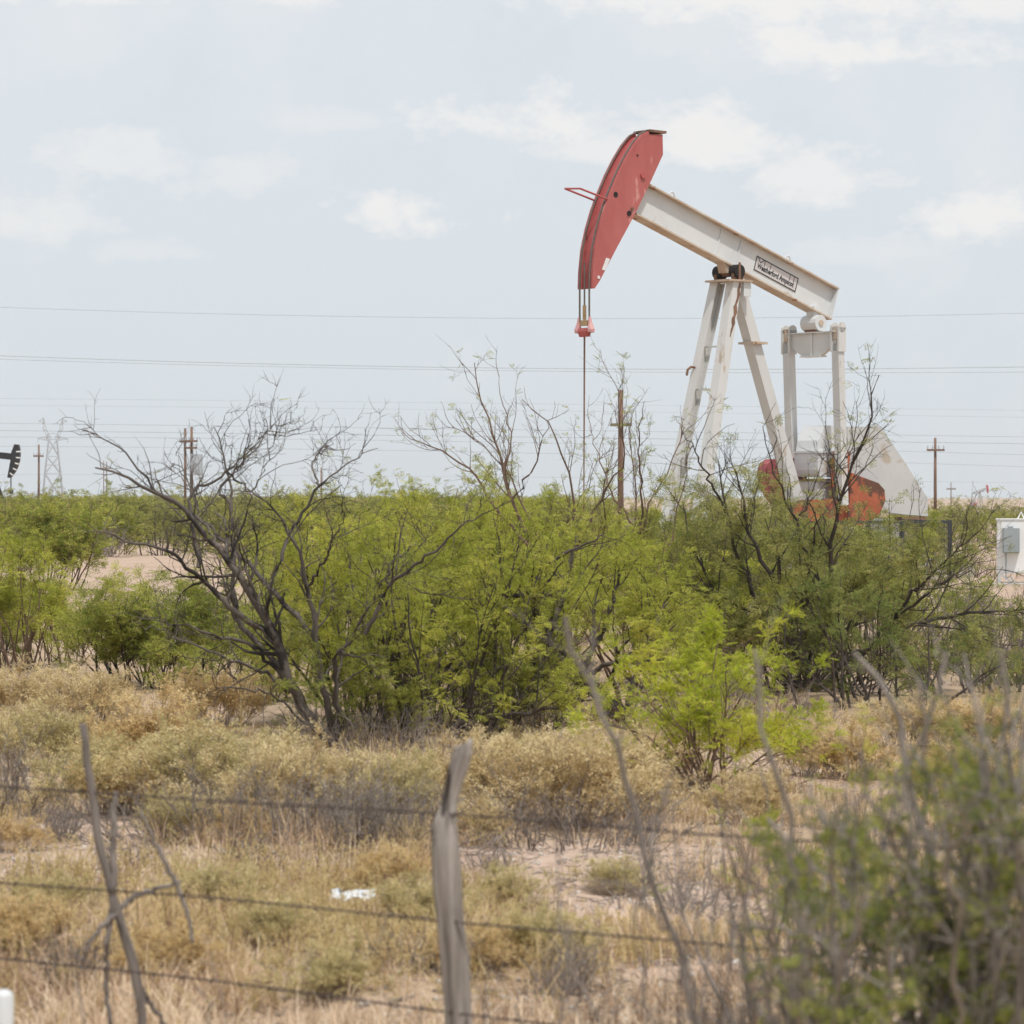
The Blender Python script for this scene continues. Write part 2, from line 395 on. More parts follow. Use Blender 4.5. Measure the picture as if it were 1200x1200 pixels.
CL = [(-.165,.170,.055,.011,.8),(-.075,.170,.02,.009,.7),(-.138,.114,.030,.011,.6),(-.09,.108,.028,.009,.45),(-.16,.092,.04,.012,.5),
      (-.043,.097,.030,.012,1.),(.0,.126,.048,.014,.95),(.068,.121,.030,.016,1.),(.107,.107,.026,.012,.85),(.16,.094,.024,.012,.9),
      (.085,.170,.095,.014,1.),(.125,.150,.06,.011,.9),(.165,.165,.04,.012,.9),(.03,.118,.05,.008,.7),(-.13,.083,.03,.008,.35),(.12,.083,.03,.007,.3),(-.06,.128,.03,.006,.35),(.19,.165,.05,.012,.8),
      (-.3,.14,.08,.02,.8),(.35,.15,.09,.02,.8),(.3,.1,.05,.012,.7),(-.28,.09,.05,.01,.6)]
acc = None
for (a, e, wa, we, amp) in CL:            # cumulus: flat bases, billowing tops
    dx = mth('DIVIDE', mth('SUBTRACT', az, a), wa); dy = mth('DIVIDE', mth('SUBTRACT', el, e), we)
    dy = mth('MAXIMUM', dy, mth('MULTIPLY', dy, -1.7))
    r2 = mth('SQRT', mth('ADD', mth('MULTIPLY', dx, dx), mth('MULTIPLY', dy, dy)))
    v = mth('SUBTRACT', mth('ADD', wob, 1.0), r2)
    v = mth('MULTIPLY', mth('SMOOTH_MIN', mth('MAXIMUM', v, 0), .8, .35), amp*.95/.8)
    acc = v if acc is None else mth('MAXIMUM', acc, v)
n3 = noise(nd, lk, 9, 5, .6, vec=tc.outputs['Generated'])
veil = mth('MULTIPLY', mth('MAXIMUM', mth('SUBTRACT', n3.outputs['Fac'], .5), 0), 1.6)
clouds = mth('MINIMUM', mth('ADD', acc, veil), 1)
base = mixc(nd, lk, sky.outputs[0], (7.55,8.12,8.6), .91)
skyc = mixc(nd, lk, base, (8.85,8.78,8.72), clouds)
bg = nd.new('ShaderNodeBackground'); bg.inputs[1].default_value = .1; lk.new(skyc, bg.inputs[0])
wo = nd.new('ShaderNodeOutputWorld'); lk.new(bg.outputs[0], wo.inputs[0])
sc.view_settings.view_transform = 'Standard'; sc.view_settings.look = 'None'
sc.view_settings.exposure = 0; sc.view_settings.gamma = 1; sc.view_settings.use_curve_mapping = False

# ------------------------------------------------------------------ ground
def build_ground():
    rad = np.r_[0.5, np.geomspace(3, 9.5, 8), np.geomspace(10, 45, 210), np.geomspace(46, 400, 90), np.geomspace(420, 4700, 34)]
    a = np.r_[np.linspace(-180,-16,40), np.linspace(-15,15,260), np.linspace(16,180,40)[:-1]]; a = np.radians(a)
    r, t = np.meshgrid(rad, a, indexing='ij'); x = r*np.sin(t); y = r*np.cos(t); z = hgt(x, y)
    n, m = r.shape
    i = np.arange(n-1)[:,None]*m; j = np.arange(m)[None]; j2 = (j+1) % m
    q = np.stack([i+j, i+m+j, i+m+j2, i+j2], -1).reshape(-1,4)
    V = np.stack([x,y,z], -1).reshape(-1,3)
    m_, nt, nd, lk = newmat('sandy_ground')
    at = nd.new('ShaderNodeAttribute'); at.attribute_name = 'cover'
    na = noise(nd, lk, .5, 8, .62); nb = noise(nd, lk, 7, 6, .7); ncr = noise(nd, lk, 38, 4, .7); nfar = noise(nd, lk, .012, 6, .6)
    sand = ramp(nd, [(.3,(.42,.295,.22)),(.5,(.48,.345,.26)),(.72,(.54,.40,.31))]); lk.new(na.outputs['Fac'], sand.inputs[0])
    grit = ramp(nd, [(.42,(.70,.68,.66)),(.55,(1,1,1))]); lk.new(nb.outputs['Fac'], grit.inputs[0])
    c = mixc(nd, lk, sand.outputs[0], grit.outputs[0], .7, 'MULTIPLY')
    lit = ramp(nd, [(.35,(.22,.155,.10)),(.55,(.36,.255,.15)),(.7,(.46,.35,.22))]); lk.new(ncr.outputs['Fac'], lit.inputs[0])
    fm = nd.new('ShaderNodeMath'); fm.operation = 'MULTIPLY'; lk.new(at.outputs['Fac'], fm.inputs[0]); fm.inputs[1].default_value = .8
    c = mixc(nd, lk, c, lit.outputs[0], fm.outputs[0])
    b = nd.new('ShaderNodeBsdfPrincipled'); b.inputs['Roughness'].default_value = .95; lk.new(c, b.inputs['Base Color'])
    bp = nd.new('ShaderNodeBump'); bp.inputs['Strength'].default_value = .5; bp.inputs['Distance'].default_value = .03
    lk.new(nb.outputs['Fac'], bp.inputs['Height']); lk.new(bp.outputs[0], b.inputs['Normal'])
    o = nd.new('ShaderNodeOutputMaterial'); lk.new(b.outputs[0], o.inputs[0])
    me = fastmesh('ground', V, q, m_, True)
    cv = cover(V[:,0], V[:,1])*np.clip((80-np.hypot(V[:,0],V[:,1]))/30, .25, 1)
    at = me.attributes.new('cover', 'FLOAT', 'POINT'); at.data.foreach_set('value', cv.astype(np.float32))
    tag(link('ground', me), kind='structure')
build_ground()

# ------------------------------------------------------------------ main pump jack
PD, PX, PA = 80.0, 5.95, R(40)
CA, SA = math.cos(PA), math.sin(PA)
def uz(px, py, v=0.0):      # photo point on the vertical plane v of the pump (v towards the viewer) -> along-beam u, height z
    k = (px-600)/F; u = (k*(PD-CA*v)-PX-SA*v)/(CA-k*SA); Y = PD+SA*u-CA*v
    return u, EYE+(HY-py)/F*Y
def L3(px, py, v): u, z = uz(px, py, v); return np.array([u, -v, z])
def build_pump():
    root = thing('pump_jack', 'large white pump jack with faded red horse head standing behind the mesquite bushes', 'pump jack', (PX,PD,0), PA)
    # -- walking beam
    a = np.array(uz(749.5,235)); b = np.array(uz(973,356.5)); e = (b-a)/np.linalg.norm(b-a); nn = np.array([-e[1], e[0]]); Lb = np.linalg.norm(b-a)
    Hb = .97
    def bm(s, n, v): p = a+e*s+nn*n; return (p[0], -v, p[1])
    def bbox(mb, s0, s1, n0, n1, v0, v1, mi=0, rake=0):
        return mb.hexa([bm(s0,n0,v1),bm(s1,n0,v1),bm(s1,n0,v0),bm(s0,n0,v0),bm(s0,n1,v1),bm(s1,n1,v1),bm(s1,n1,v0),bm(s0,n1,v0)], mi)
    h = Hb/2
    mb = MB(); bbox(mb, -.15, Lb-.03, -h+.045, h-.045, -.02, .02)
    bbox(mb, -.15, Lb, h-.045, h, -.21, .21, 1); bbox(mb, -.15, Lb, -h, -h+.045, -.21, .21, 1)
    bbox(mb, Lb-.03, Lb-.002, -h+.045, h-.045, -.205, .205)
    for s in (3.05, 3.85):
        bbox(mb, s, s+.03, -h+.045, h-.045, .02, .055); bbox(mb, s, s+.03, -h+.045, h-.045, -.055, -.02)
    beam = mb.build('walking_beam', [M['white'], M['rustedge']], root)
    for s in (1.05, 5.75):
        mb = MB(); t = np.linspace(0, math.pi, 11)
        mb.tube([bm(s+.13*math.cos(k), h-.01+.20*math.sin(k), 0) for k in t], .022, 6); mb.build('lifting_eye', M['white'], beam)
    for s in (1.9, 3.4, 4.4, 6.6):        # bolt heads on the top flange
        pass
    # sign on the web
    s0 = np.dot(np.array(uz(883,316,.03))-a, e); s1 = np.dot(np.array(uz(932,342,.03))-a, e)
    n0 = np.dot(np.array(uz(883,316,.03))-a, nn); n1 = np.dot(np.array(uz(888,300,.03))-a, nn)
    mb = MB(); bbox(mb, s0, s1, n0, n1, .022, .032)
    def ink(sa, sb, na, nb): bbox(mb, sa, sb, na, nb, .032, .037, 1)
    t = .03; w = s1-s0; hh = n1-n0
    ink(s0, s0+t, n0, n1); ink(s1-t, s1, n0, n1); ink(s0+t, s1-t, n0, n0+t); ink(s0+t, s1-t, n1-t, n1)
    for f in (.20, .34, .80, .90): ink(s0+w*f, s0+w*f+.018, n0+hh*.52, n1-t)
    for (fa, fb, ya, yb) in ((.04,.11,.95,.66),(.11,.19,.66,.95)):
        p0 = bm(s0+w*fa, n0+hh*ya, .034); p1 = bm(s0+w*fb, n0+hh*yb, .034); mb.bar(p0, p1, .005, .022, (0,1,0), 1)
    cu = bpy.data.curves.new('lettering', 'FONT'); cu.body = 'Weatherford Ampscot'; cu.size = 1; cu.offset = .035; cu.resolution_u = 2
    tmp = bpy.data.objects.new('lettering', cu); COL.objects.link(tmp)
    bpy.context.view_layer.update()
    tm = bpy.data.meshes.new_from_object(tmp.evaluated_get(bpy.context.evaluated_depsgraph_get()))
    bpy.data.objects.remove(tmp); co = np.array([v.co[:] for v in tm.vertices]); co[:,0] -= co[:,0].min()
    lo, hi = co.min(0), co.max(0)
    X = s0+w*(.055+.875*(co[:,0]/hi[0])); N = n0+hh*(.10+.50*((co[:,1]-lo[1])/(hi[1]-lo[1])))
    V = [bm(x, n, .0365) for x, n in zip(X, N)]
    mb.add(V, [tuple(p.vertices) for p in tm.polygons], 1); bpy.data.meshes.remove(tm)
    mb.build('sign', [M['plate'], M['ink']], beam)
    # -- horse head: side plates, curved face
    hw = .29
    front = [(700,338),(700.5,318),(703,292),(708,268),(714,247),(721,228),(730,206),(740,186),(749,171),(757,161),(764,157.5)]
    back = [(776.5,157.5),(777,181),(763,212),(742,255),(722,292),(703,329)]
    poly = [uz(x-3, y, hw) for x, y in front]+[uz(x, y, hw) for x, y in back]
    mb = MB(); mb.prism(poly[::-1], -hw, hw, 1, 0)
    n = len(front); fr = np.array(poly[:n])
    tn = np.gradient(fr, axis=0); tn /= np.linalg.norm(tn, axis=1)[:,None]; on = np.stack([-tn[:,1], tn[:,0]], 1)
    if on[5,0] > 0: on = -on
    for v in (-hw+.03, hw-.03):           # raised rims the cables run in
        for k in range(n-1):
            p = [fr[k]+on[k]*.045, fr[k+1]+on[k+1]*.045]
            mb.bar((p[0][0],-v,p[0][1]), (p[1][0],-v,p[1][1]), .07, .09, (0,1,0), 0)
    bbv = lambda u,z,r_,mi: None
    head = mb.build('horse_head', [M['red'], M['redside']], root)
    def disc(name, px, py, r_, mat, v=hw, th=.012):
        c = L3(px, py, v); mb = MB(); t = np.linspace(0, 2*math.pi, 17)[:-1]
        mb.prism([(c[0]+r_*math.cos(k), c[2]+r_*math.sin(k)) for k in t], c[1]-th, c[1]+.02); return mb.build(name, mat, head)
    disc('hole', 721.5, 228, .075, M['hole']); disc('hole', 747, 182, .03, M['hole'])
    disc('bolt', 753, 205.5, .085, M['redside'], th=.05); disc('hole', 701.5, 325, .045, M['tag'])
    disc('bolt', 737, 250, .07, M['hole'], th=.03); disc('bolt', 740.5, 245, .05, M['rust'], th=.03)
    q = [L3(x, y, hw+.006) for x, y in ((705.5,316),(710.5,302),(715,303.5),(709.5,317))]
    mb = MB(); mb.hexa([p+np.array([0,.01,0]) for p in q]+[p for p in q]); mb.build('tag', M['tag'], head)
    p1 = L3(697,235,-hw+.03); p2 = L3(662,221,-hw+.03); p4 = L3(713,234,hw-.03); p3 = L3(680,221,hw-.03)
    mb = MB(); mb.tube([p1,p2], .028, 6); mb.tube([p2,p3], .028, 6); mb.tube([p3,p4], .028, 6); mb.build('wire_guard', M['redside'], head)
    # cap plate on the head's tip, latch bars
    c = uz(752,160,0); c2 = uz(772,157,0)
    mb = MB(); mb.box((c[0],-.33,c2[1]-.02),(c2[0]-.02,.33,c2[1]+.045)); mb.build('top_plate', M['rust'], head)
    # -- bridle cables hang over the curved face
    def cable(v, pend, nm='bridle_cable', k0=0):
        pts = [np.array([fr[k][0]+on[k][0]*.105, -v, fr[k][1]+on[k][1]*.105]) for k in range(n-1, -1, -1)]
        pts.append(np.array([pts[-1][0], -v, pend])); return pts
    zc = uz(688,372,0)[1]; zb = uz(688,386,0)[1]
    for v in (-.19, .19): MB().tube(cable(v, zb+.2), .026, 6).build('bridle_cable', M['cable'], root)
    u0 = fr[0][0]+on[0][0]*.105
    MB().tube([(u0,0,uz(688,308)[1]),(u0,0,zc)], .024, 6).build('polished_rod', M['cable'], root)
    mb = MB()
    for k in range(9): z = uz(688,358+1.9*k)[1]; mb.tube([(u0,0,z),(u0,0,z-.028)], .052, 8)
    mb.tube([(u0,0,uz(688,358)[1]),(u0,0,uz(688,375)[1])], .042, 8)
    mb.box((u0-.07,-.09,uz(688,382)[1]),(u0+.07,.09,uz(688,375.5)[1])); mb.build('rod_clamp', M['brass'], root)
    mb = MB(); mb.prism([(u0-.07,zb+.03),(u0+.07,zb+.03),(u0+.09,zb-.06),(u0+.04,zb-.20),(u0-.04,zb-.20),(u0-.09,zb-.06)], -.17, .17); mb.box((u0-.05,-.3,zb-.1),(u0+.05,.3,zb-.03))
    cb = mb.build('carrier_bar', M['redside'], root)
    for v in (-.24, .24):
        mb = MB(); mb.tube([(u0,-v*.85,zb+.32),(u0,-v*.95,zb+.16),(u0,-v*1.08,zb-.02),(u0,-v*1.08,zb-.09)], [.035,.055,.10,.09], 8); mb.build('cable_socket', M['pink'], cb)
    MB().tube([(u0,0,zb-.2),(u0-.02,0,uz(686,560)[1]),(u0-.02,0,.9)], [.026,.017,.017], 6).build('polished_rod', M['rust'], root)
    mb = MB(); mb.tube([(u0,0,0),(u0,0,.5),(u0,0,.52),(u0,0,.95)], [.16,.16,.10,.10], 12); mb.tube([(u0-.5,0,.6),(u0+.5,0,.6)], .07, 10); mb.build('wellhead', M['rust'], root)
    # -- samson post
    tz = uz(855,330)[1]
    def leg(top, foot, w, name='samson_leg'):
        mb = MB(); d = np.array(foot)-np.array(top)
        mb.bar(top, foot, w, w, (0,1,0), 0, w*1.05, w*1.05); return mb.build(name, M['legw'], root)
    def ileg(top, foot, w):
        top = np.array(top); foot = np.array(foot); d = foot-top; d /= np.linalg.norm(d); sd_ = np.array([0,1.,0])-d*d[1]; sd_ /= np.linalg.norm(sd_); up_ = np.cross(d, sd_)
        mb = MB(); o_ = up_*(w/2-.014)
        for s in (-1, 1): mb.bar(top+o_*s, foot+o_*s, w, .028, (0,1,0))
        mb.bar(top, foot, .03, w-.058, (0,1,0)); return mb.build('samson_leg', M['legw'], root)
    ileg((-.10,.30,tz-.02),(-2.0,.70,.35),.30); l2 = leg((.0,-.24,tz-.02),(-2.0,-.66,.35),.30); leg((.30,0,tz-.02),(3.25,0,.6),.33)
    mb = MB(); mb.box((-.42,-.48,tz-.02),(.48,.48,tz+.03)); mb.build('post_cap', M['rustedge'], root)
    mb = MB(); mb.box((.22,-.40,tz-.42),(.50,-.36,tz-.022)); mb.build('gusset', M['white'], root)
    mb = MB(); f = .22; p = np.array([.30,0,tz])*(1-f)+np.array([3.25,0,.6])*f
    mb.box((p[0]-.26,-.30,p[2]-.02),(p[0]+.30,.30,p[2]+.04)); mb.build('bracket', M['rustedge'], root)
    for f in (.23, .38, .62, .80):
        pa = np.array([-.10,.30,tz])*(1-f)+np.array([-2.0,.70,.35])*f; pb = np.array([0,-.24,tz])*(1-f)+np.array([-2.0,-.66,.35])*f
        MB().bar(pa, pb, .06, .05, (1,0,0)).build('ladder_rung', M['legw'], root)
    # streak of old grease down the near leg, worn patch on the far leg
    d = np.array([-2.0,-.66,.35])-np.array([.0,-.24,tz]); d /= np.linalg.norm(d)
    sdv = np.array([0,1.,0])-d*d[1]; sdv /= np.linalg.norm(sdv); upv = np.cross(d, sdv)
    mb = MB(); rs = random.Random(4)
    L_, Rr = [], []
    for k in range(16):
        t = .02+k*.105; off = .10-.006*k+rs.uniform(-.03,.03); wd_ = (.05 if k < 13 else .03)*rs.uniform(.6,1.6)
        c = np.array([.0,-.24,tz-.02])+d*t-sdv*.154
        s_ = 1 if upv[0] > 0 else -1
        L_.append(c+upv*s_*(off-wd_)); Rr.append(c+upv*s_*min(off+wd_,.15))
    V = L_+Rr; mb.add(V, [(k, k+1, 17+k, 16+k) for k in range(15)]); mb.build('grease_streak', M['rust'], l2)
    # hook on the far leg
    q = L3(816.5,431,-.46); mb = MB(); mb.tube([q, q+np.array([-.22,0,.02]), q+np.array([-.34,0,-.06]), q+np.array([-.38,0,-.22])], .035, 6); mb.build('cable_hook', M['rust'], root)
    # saddle bearing
    zb2 = a[1]+e[1]*(-a[0]/e[0])-h/e[0]*1.0
    mb = MB(); mb.tube([(0.02,-.46,tz+.26),(0.02,-.20,tz+.26)], .19, 14, 1); mb.tube([(0.02,.20,tz+.26),(0.02,.46,tz+.26)], .19, 14, 1)
    mb.tube([(0.02,-.2,tz+.24),(0.02,.2,tz+.24)], .12, 12, 0); mb.prism([(-.2,tz+.22),(.25,tz+.22),(.35,zb2-.04),(-.28,zb2+.10)], -.16, .16, 2)
    for v in (-.34, .34): mb.box((-.16,-v-.05,tz+.031),(.20,-v+.05,tz+.2), 0)
    mb.box((-.05,-.475,tz+.03),(.03,-.462,tz+.5), 0)
    mb.build('saddle_bearing', [M['rust'], M['hole'], M['rustedge']], root, False)
    # -- equaliser, tail bearing, pitman arms
    ue, ze = uz(953,381); zt = uz(954,391)[1]; zl = uz(954,417)[1]
    mb = MB(); mb.tube([(ue,-.30,ze+.05),(ue,.30,ze+.05)], .23, 14); mb.box((ue-.12,-.15,ze+.1),(ue+.16,.15,ze+.52)); mb.box((ue-.14,-.2,zt),(ue+.14,.2,ze-.02), 1)
    mb.tube([(ue,-.325,ze+.05),(ue,-.30,ze+.05)], .09, 10, 2)
    mb.build('tail_bearing', [M['white'], M['rust'], M['rustedge']], root)
    mb = MB(); hv = .96
    V = []
    for y in (-.07,.07): V += [(ue+y,-hv,zt),(ue+y,-hv,zt-.28),(ue+y,-.38,zl),(ue+y,.38,zl),(ue+y,hv,zt-.28),(ue+y,hv,zt)]
    mb.add(V, [(0,1,2,3,4,5),(11,10,9,8,7,6)]+[(i,(i+1)%6,(i+1)%6+6,i+6)[::-1] for i in range(6)])
    mb.box((ue-.15,-hv,zt+.001),(ue+.15,hv,zt+.04)); mb.box((ue-.16,-.38,zl-.04),(ue+.16,.38,zl-.001)); mb.box((ue-.1,-.05,zl),(ue-.071,.05,zt)); mb.build('equalizer', M['legw'], root)
    up, zp = uz(987,592,hv)
    for v in (-hv, hv):
        mb = MB(); y = -v
        for s in (-1, 1): mb.box((ue-.15,y+s*.14-.03,zt-.55),(ue+.15,y+s*.14+.03,zt+.13)); mb.tube([(ue,y+s*.14-.03,zt+.13),(ue,y+s*.14+.03,zt+.13)], .15, 14)
        mb.box((ue-.10,y-.1,zt-.2),(ue+.10,y+.1,zt+.16),1)
        mb.bar((ue,y,zt-.52),(up,y,zp), .26, .24, (0,1,0)); mb.build('pitman_arm', [M['legw'], M['rustedge']], root)
    # -- gearbox on its stand
    ug, zs = uz(962,543)
    mb = MB(); s = .60; z0, z1, z2 = uz(962,559)[1], uz(962,531)[1], uz(962,499)[1]
    mb.prism([(ug-s*.85,z0),(ug+s*.85,z0),(ug+s,z0+.2),(ug+s,z1),(ug-s,z1),(ug-s,z0+.2)], -.46, .46)
    mb.prism([(ug-s-.05,z1+.001),(ug+s+.05,z1+.001),(ug+s+.05,z1+.06),(ug-s-.05,z1+.06)], -.5, .5)
    mb.prism([(ug-s+.02,z1+.061),(ug+s-.02,z1+.061),(ug+s-.08,z1+.35),(ug+.28,z2),(ug-.28,z2),(ug-s+.08,z1+.35)], -.42, .42)
    gb = mb.build('gearbox', M['white'], root)
    mb = MB(); mb.prism([(ug-.75,.5),(ug+.75,.5),(ug+.55,z0-.12),(ug-.55,z0-.12)], -.4, .4); mb.box((ug-.6,-.5,z0-.11),(ug+.6,.5,z0-.05),1); mb.build('gearbox_stand', [M['legw'], M['rust']], root)
    MB().tube([(ug,-.8,zs),(ug,.8,zs)], .16, 14).build('crank_shaft', M['rust'], root)
    # -- cranks with a pair of counterweights each
    def crank(v, mwt, sh, gw):
        mb = MB(); y = -v
        dr = np.array([up-ug, zp-zs]); dr /= np.linalg.norm(dr); Lc = 2.1
        mb.bar((ug-dr[0]*.35,y,zs-dr[1]*.35),(ug+dr[0]*Lc,y,zs+dr[1]*Lc), .16, .5, (0,1,0), 0, .14, .34)
        mb.tube([(up,y-.15,zp),(up,y+.15,zp)], .13, 12); c = mb.build('crank', mwt[0], root)
        pr = np.array([-dr[1], dr[0]])
        if pr[0] < 0: pr = -pr
        for k, s in enumerate((-1, 1)):
            o0 = np.array([ug,zs])+dr*(.42+sh[k]); mb = MB(); poly = []
            for (al, ac) in ((0,.27),(.06,.55),(.16,1.15),(.32,1.36),(.62,1.42),(.95,1.30),(1.25,1.05),(1.45,.75),(1.5,.27)):
                p = o0+dr*al+pr*s*(.27+(ac-.27)*gw); poly.append((p[0], p[1]))
            if s < 0: poly = poly[::-1]
            mb.prism(poly, y-.17, y+.17); mb.build('counterweight', mwt[1+k], c)
    crank(-hv+.16, (M['crimson'],)*3, (-.55,0), 1.12); crank(hv-.16, (M['orange'],)*3, (.62,-.18), 1.28)
    # -- belt guard, motor, base
    vg = .50; gl = [(993,500),(1032,500),(1060,541),(1087,584),(1087.5,605),(1060,603),(1040,600),(1010,590),(993,575)]
    pg = [uz(x, y, vg) for x, y in gl]
    mb = MB(); mb.prism(pg[::-1] if False else pg, -vg, -vg+.34); mb.build('belt_guard', M['guardw'], root)
    bu, bz = pg[4]
    mb = MB(); mb.box((bu-1.1,-vg+.02,bz-.16),(bu-.05,-vg+.33,bz-.02)); mb.build('guard_bracket', M['rust'], root)
    mb = MB(); mb.tube([(bu-.9,.0,1.3),(bu-.9,.9,1.3)], .36, 16); mb.box((bu-1.3,.05,.62),(bu-.5,.85,.98)); mb.build('motor', M['legw'], root)
    mb = MB()
    for v in (-.55,.55): mb.box((-3.6,-v-.13,.30),(bu+.4,-v+.13,.62))
    for u in (-3.4,-1.9,0,2.4,4.9,6.6): mb.box((u-.12,-.42,.32),(u+.12,.42,.58))
    mb.build('skid', M['legw'], root)
    mb = MB(); mb.box((-4,-1.6,-.3),(bu+.8,1.6,.297)); mb.build('concrete_base', M['conc'], root)
    # orange brake rod leaning beside the gearbox, small cables
    p0 = L3(979,529,.75); p1 = L3(974,575,.75); p2 = L3(981,529,.75); p3 = L3(981,575,.75)
    mb = MB(); mb.bar(p0, p1, .06, .09); mb.bar(p2, p3, .06, .09); mb.build('brake_lever', M['orange'], root)
    return root
build_pump()

# ------------------------------------------------------------------ dark guard panels round the cranks
def guard_panels():
    r = thing('guard_fence', 'dark steel guard fence panels around the foot of the white pump jack', 'fence', (8.5,76.8,0))
    o = np.array(r.location); A = P(818,610,75.8); B = P(1113,612,78); A[2] = B[2] = 1.62; C_ = B+np.array([-.6,5.2,0])
    def rail(p, q): 
        MB().bar(p-o, q-o, .07, .09, (0,0,1)).build('rail', M['darkrail'], r)
        q2 = q.copy(); p2 = p.copy(); p2[2] = q2[2] = .22; MB().bar(p2-o, q2-o, .05, .05, (0,0,1)).build('rail', M['darkrail'], r)
        mb = MB(); n = 60
        d = (q-p)/np.linalg.norm(q-p); n = int(np.linalg.norm(q-p)/.16)
        for k in range(1, n):
            t = p+(q-p)*k/n-o; mb.tube([t, t+np.array([0,0,-1.36])], .006, 4)
        for k in range(1, 9):
            h = np.array([0,0,-k*.155]); mb.tube([p-o+h, q-o+h], .006, 4)
        mb.build('wire_mesh', M['darkrail'], r)
    def post(p):
        MB().bar(p-o+np.array([0,0,.045]), np.array([p[0],p[1],-.2])-o, .11, .11, (1,0,0)).build('post', M['darkrail'], r)
    rail(A, B); rail(B, C_)
    for k in range(4): post(A+(B-A)*k/3)
    post(C_)
guard_panels()

# ------------------------------------------------------------------ white electrical cabinet
def cabinet():
    D = 75.0; r = thing('electrical_cabinet', 'white electrical control cabinet on short legs at the right edge of the clearing', 'cabinet', (P(1169,0,D)[0],D,0), R(-7))
    s = D/F; z0, z1 = EYE+(HY-672)*s, EYE+(HY-609)*s; W = 1.9; dp = .62
    mb = MB(); mb.box((0,0,z0),(W,dp,z1)); mb.box((-.03,-.03,z1+.002),(W+.03,dp+.03,z1+.03))
    body = mb.build('body', M['cab'], r)
    mb = MB(); mb.box((.98,-.012,z0+.05),(1.86,-.002,z1-.06)); mb.box((.1,-.006,z0+.05),(.96,-.001,z1-.06)); mb.build('door', M['cab'], body)
    x0 = .13; zb0 = EYE+(HY-648)*s; zb1 = EYE+(HY-619)*s
    mb = MB(); mb.box((x0,-.26,zb0),(x0+.42,-.013,zb1)); mb.box((x0+.02,-.275,zb0+.03),(x0+.40,-.262,zb1-.03))
    mb.box((x0+.12,-.2,zb1+.001),(x0+.26,-.08,zb1+.05)); mb.build('breaker_box', M['cabgrey'], r)
    mb = MB(); mb.tube([(x0+.08,-.13,zb0),(x0+.08,-.13,z0-.15),(x0+.2,-.13,.25),(x0+.34,-.12,.0)], .022, 6); mb.build('conduit', M['cabgrey'], r)
    t = [(x0+.40,.25,z1+.03),(x0+.48,.25,z1+.20),(x0+.56,.25,z1+.03)]
    mb = MB(); mb.tube(t, .022, 6); mb.tube([(x0+.62,.25,z1+.03),(x0+.56,.25,z1+.17)], .018, 6); mb.build('lifting_eye', M['cab'], r)
    for (x, y) in ((.05,.05),(W-.05,.05),(.05,dp-.05),(W-.05,dp-.05)):
        MB().bar((x,y,z0),(x,y,.08),.07,.07,(1,0,0)).build('leg', M['cab'], r)
    MB().bar((.07,.05,z0-.01),(.34,.05,.1),.05,.05,(0,1,0)).build('brace', M['cab'], r)
    MB().box((-.35,-.55,-.3),(W+.3,dp+.4,.075)).build('concrete_pad', M['conc'], r)
cabinet()

